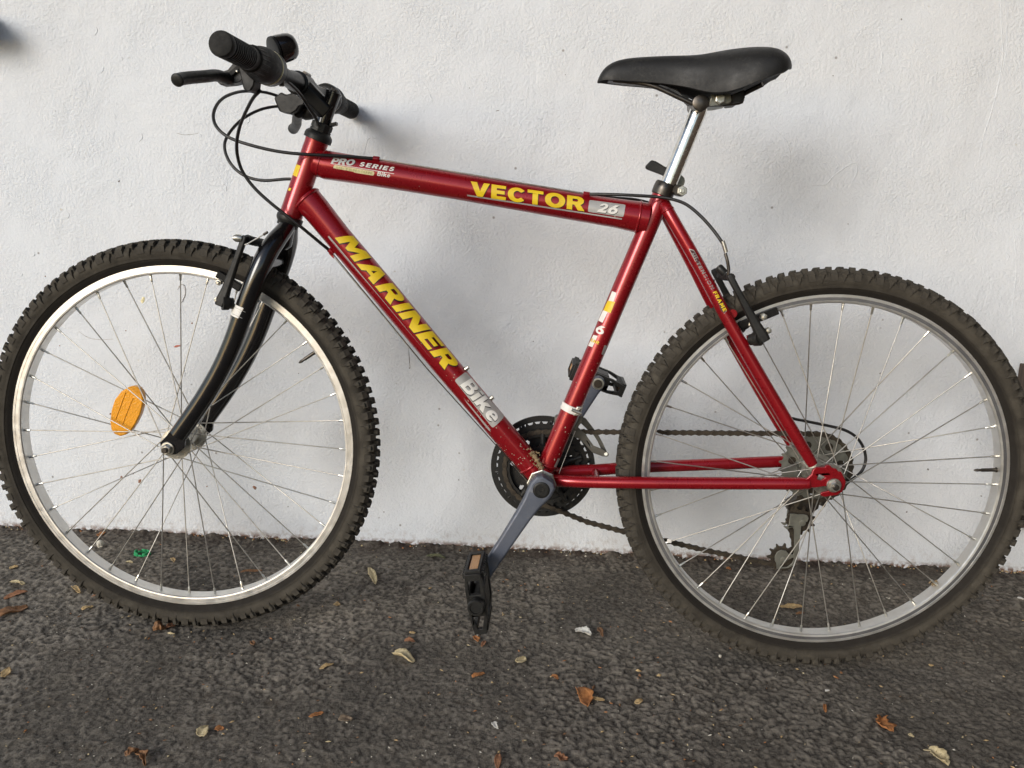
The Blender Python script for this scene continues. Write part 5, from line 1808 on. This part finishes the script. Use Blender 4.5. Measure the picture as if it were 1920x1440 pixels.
# the green plastic scrap: a small torn bottle-neck ring lying flat
gp = G(267, 1041)
b = MB()
for k in range(10):
    a0, a1 = R(36 * k), R(36 * k + 40)
    rr, h0 = .0095 + .003 * rnd.random(), .003 + .005 * rnd.random()
    vs = [Vector((rr * 1.35 * math.cos(t), rr * math.sin(t), z)) for t in (a0, a1) for z in (.001, h0 + .002)]
    b.add(vs, [(0, 2, 3, 1)])
b.tube([Vector((.012 * math.cos(R(30 * k)) * 1.3, .010 * math.sin(R(30 * k)), .002 + .001 * (k % 2))) for k in range(12)], .0018, 7)
o = link(b.mesh('plastic_scrap', LM['green_plastic'], 40), 'plastic_scrap', None, (gp.x, gp.y, 0))
o.modifiers.new('thick', 'SOLIDIFY').thickness = .001
tag(o, 'bright green torn plastic ring on asphalt seen through the front wheel', 'plastic scrap')


def pebble(px, py, rpx, m, label, hz=.9):
    c = G(px, py)
    r = rpx * (c - CW).dot(M3 @ FWD) / FPX
    bm = bmesh.new()
    bmesh.ops.create_icosphere(bm, subdivisions=2, radius=r)
    rr = random.Random(int(px))
    for v in bm.verts:
        v.co *= 1 + rr.uniform(-.14, .14)
        v.co.z = v.co.z * hz
    me = bpy.data.meshes.new('pebble')
    bm.to_mesh(me)
    bm.free()
    me.materials.append(LM[m])
    o = link(me, 'pebble', None, (c.x, c.y, r * hz * .8))
    tag(o, label, 'pebble')
    return o


pebble(188, 1026, 6.5, 'light_stone', 'white pebble near the wall seen through left front spokes', 1.25)
pebble(322, 1166, 3.6, 'light_stone', 'small white pebble beside the front tyre contact')
pebble(896, 1192, 2.6, 'light_stone', 'tiny white pebble touching the tip of the near pedal')
pebble(1350, 1232, 3.2, 'light_stone', 'pale crumbly pebble left of the rear tyre contact')
leaf(190, 1003, 14, 8, -30, 'orange_leaf', 'orange wood chip leaning at the wall base behind the front wheel', 'wood chip', name='wood_chip')

# grit, husks and crumbs nobody could count
b = MB()
cols = ['tan_leaf', 'orange_leaf', 'light_stone', 'brown_leaf', 'pale_leaf']
for ci, cn in enumerate(cols):
    b = MB()
    for i in range((230, 130, 330, 190, 110)[ci]):
        px, py = rnd.uniform(-60, 1980), 985 + 480 * rnd.random() ** 1.1
        if py < 990 + px * .046 + 6:
            continue
        c = G(px, py)
        s = rnd.uniform(.0007, .0019) if ci != 2 else rnd.uniform(.0005, .0013)
        if rnd.random() < .08:
            s *= 1.8
        a0 = rnd.random() * 6.28
        d = Vector((math.cos(a0), math.sin(a0), 0)) * s * rnd.uniform(1, 2.6)
        n = Vector((-math.sin(a0), math.cos(a0), 0)) * s
        u = Vector((0, 0, s * rnd.uniform(.5, 1.1)))
        b.add([c - d, c - n * .7, c + d, c + n, c + u + d * .2], [(0, 1, 4), (1, 2, 4), (2, 3, 4), (3, 0, 4)])
    for i in range(110):                     # rubbed into the foot of the wall
        px = rnd.uniform(-60, 1980)
        c = WL(px, 984 + px * .046)
        c = Vector((c.x, -abs(rnd.gauss(.004, .006)), 0))
        s = rnd.uniform(.001, .003)
        b.add([c + Vector((-s, 0, 0)), c + Vector((0, -s, 0)), c + Vector((s, 0, 0)), c + Vector((0, s * .6, 0)), c + Vector((0, 0, s))], [(0, 1, 4), (1, 2, 4), (2, 3, 4), (3, 0, 4)])
    o = link(b.mesh('grit', LM[cn], 20), 'grit', None)
    tag(o, None, kind='stuff')
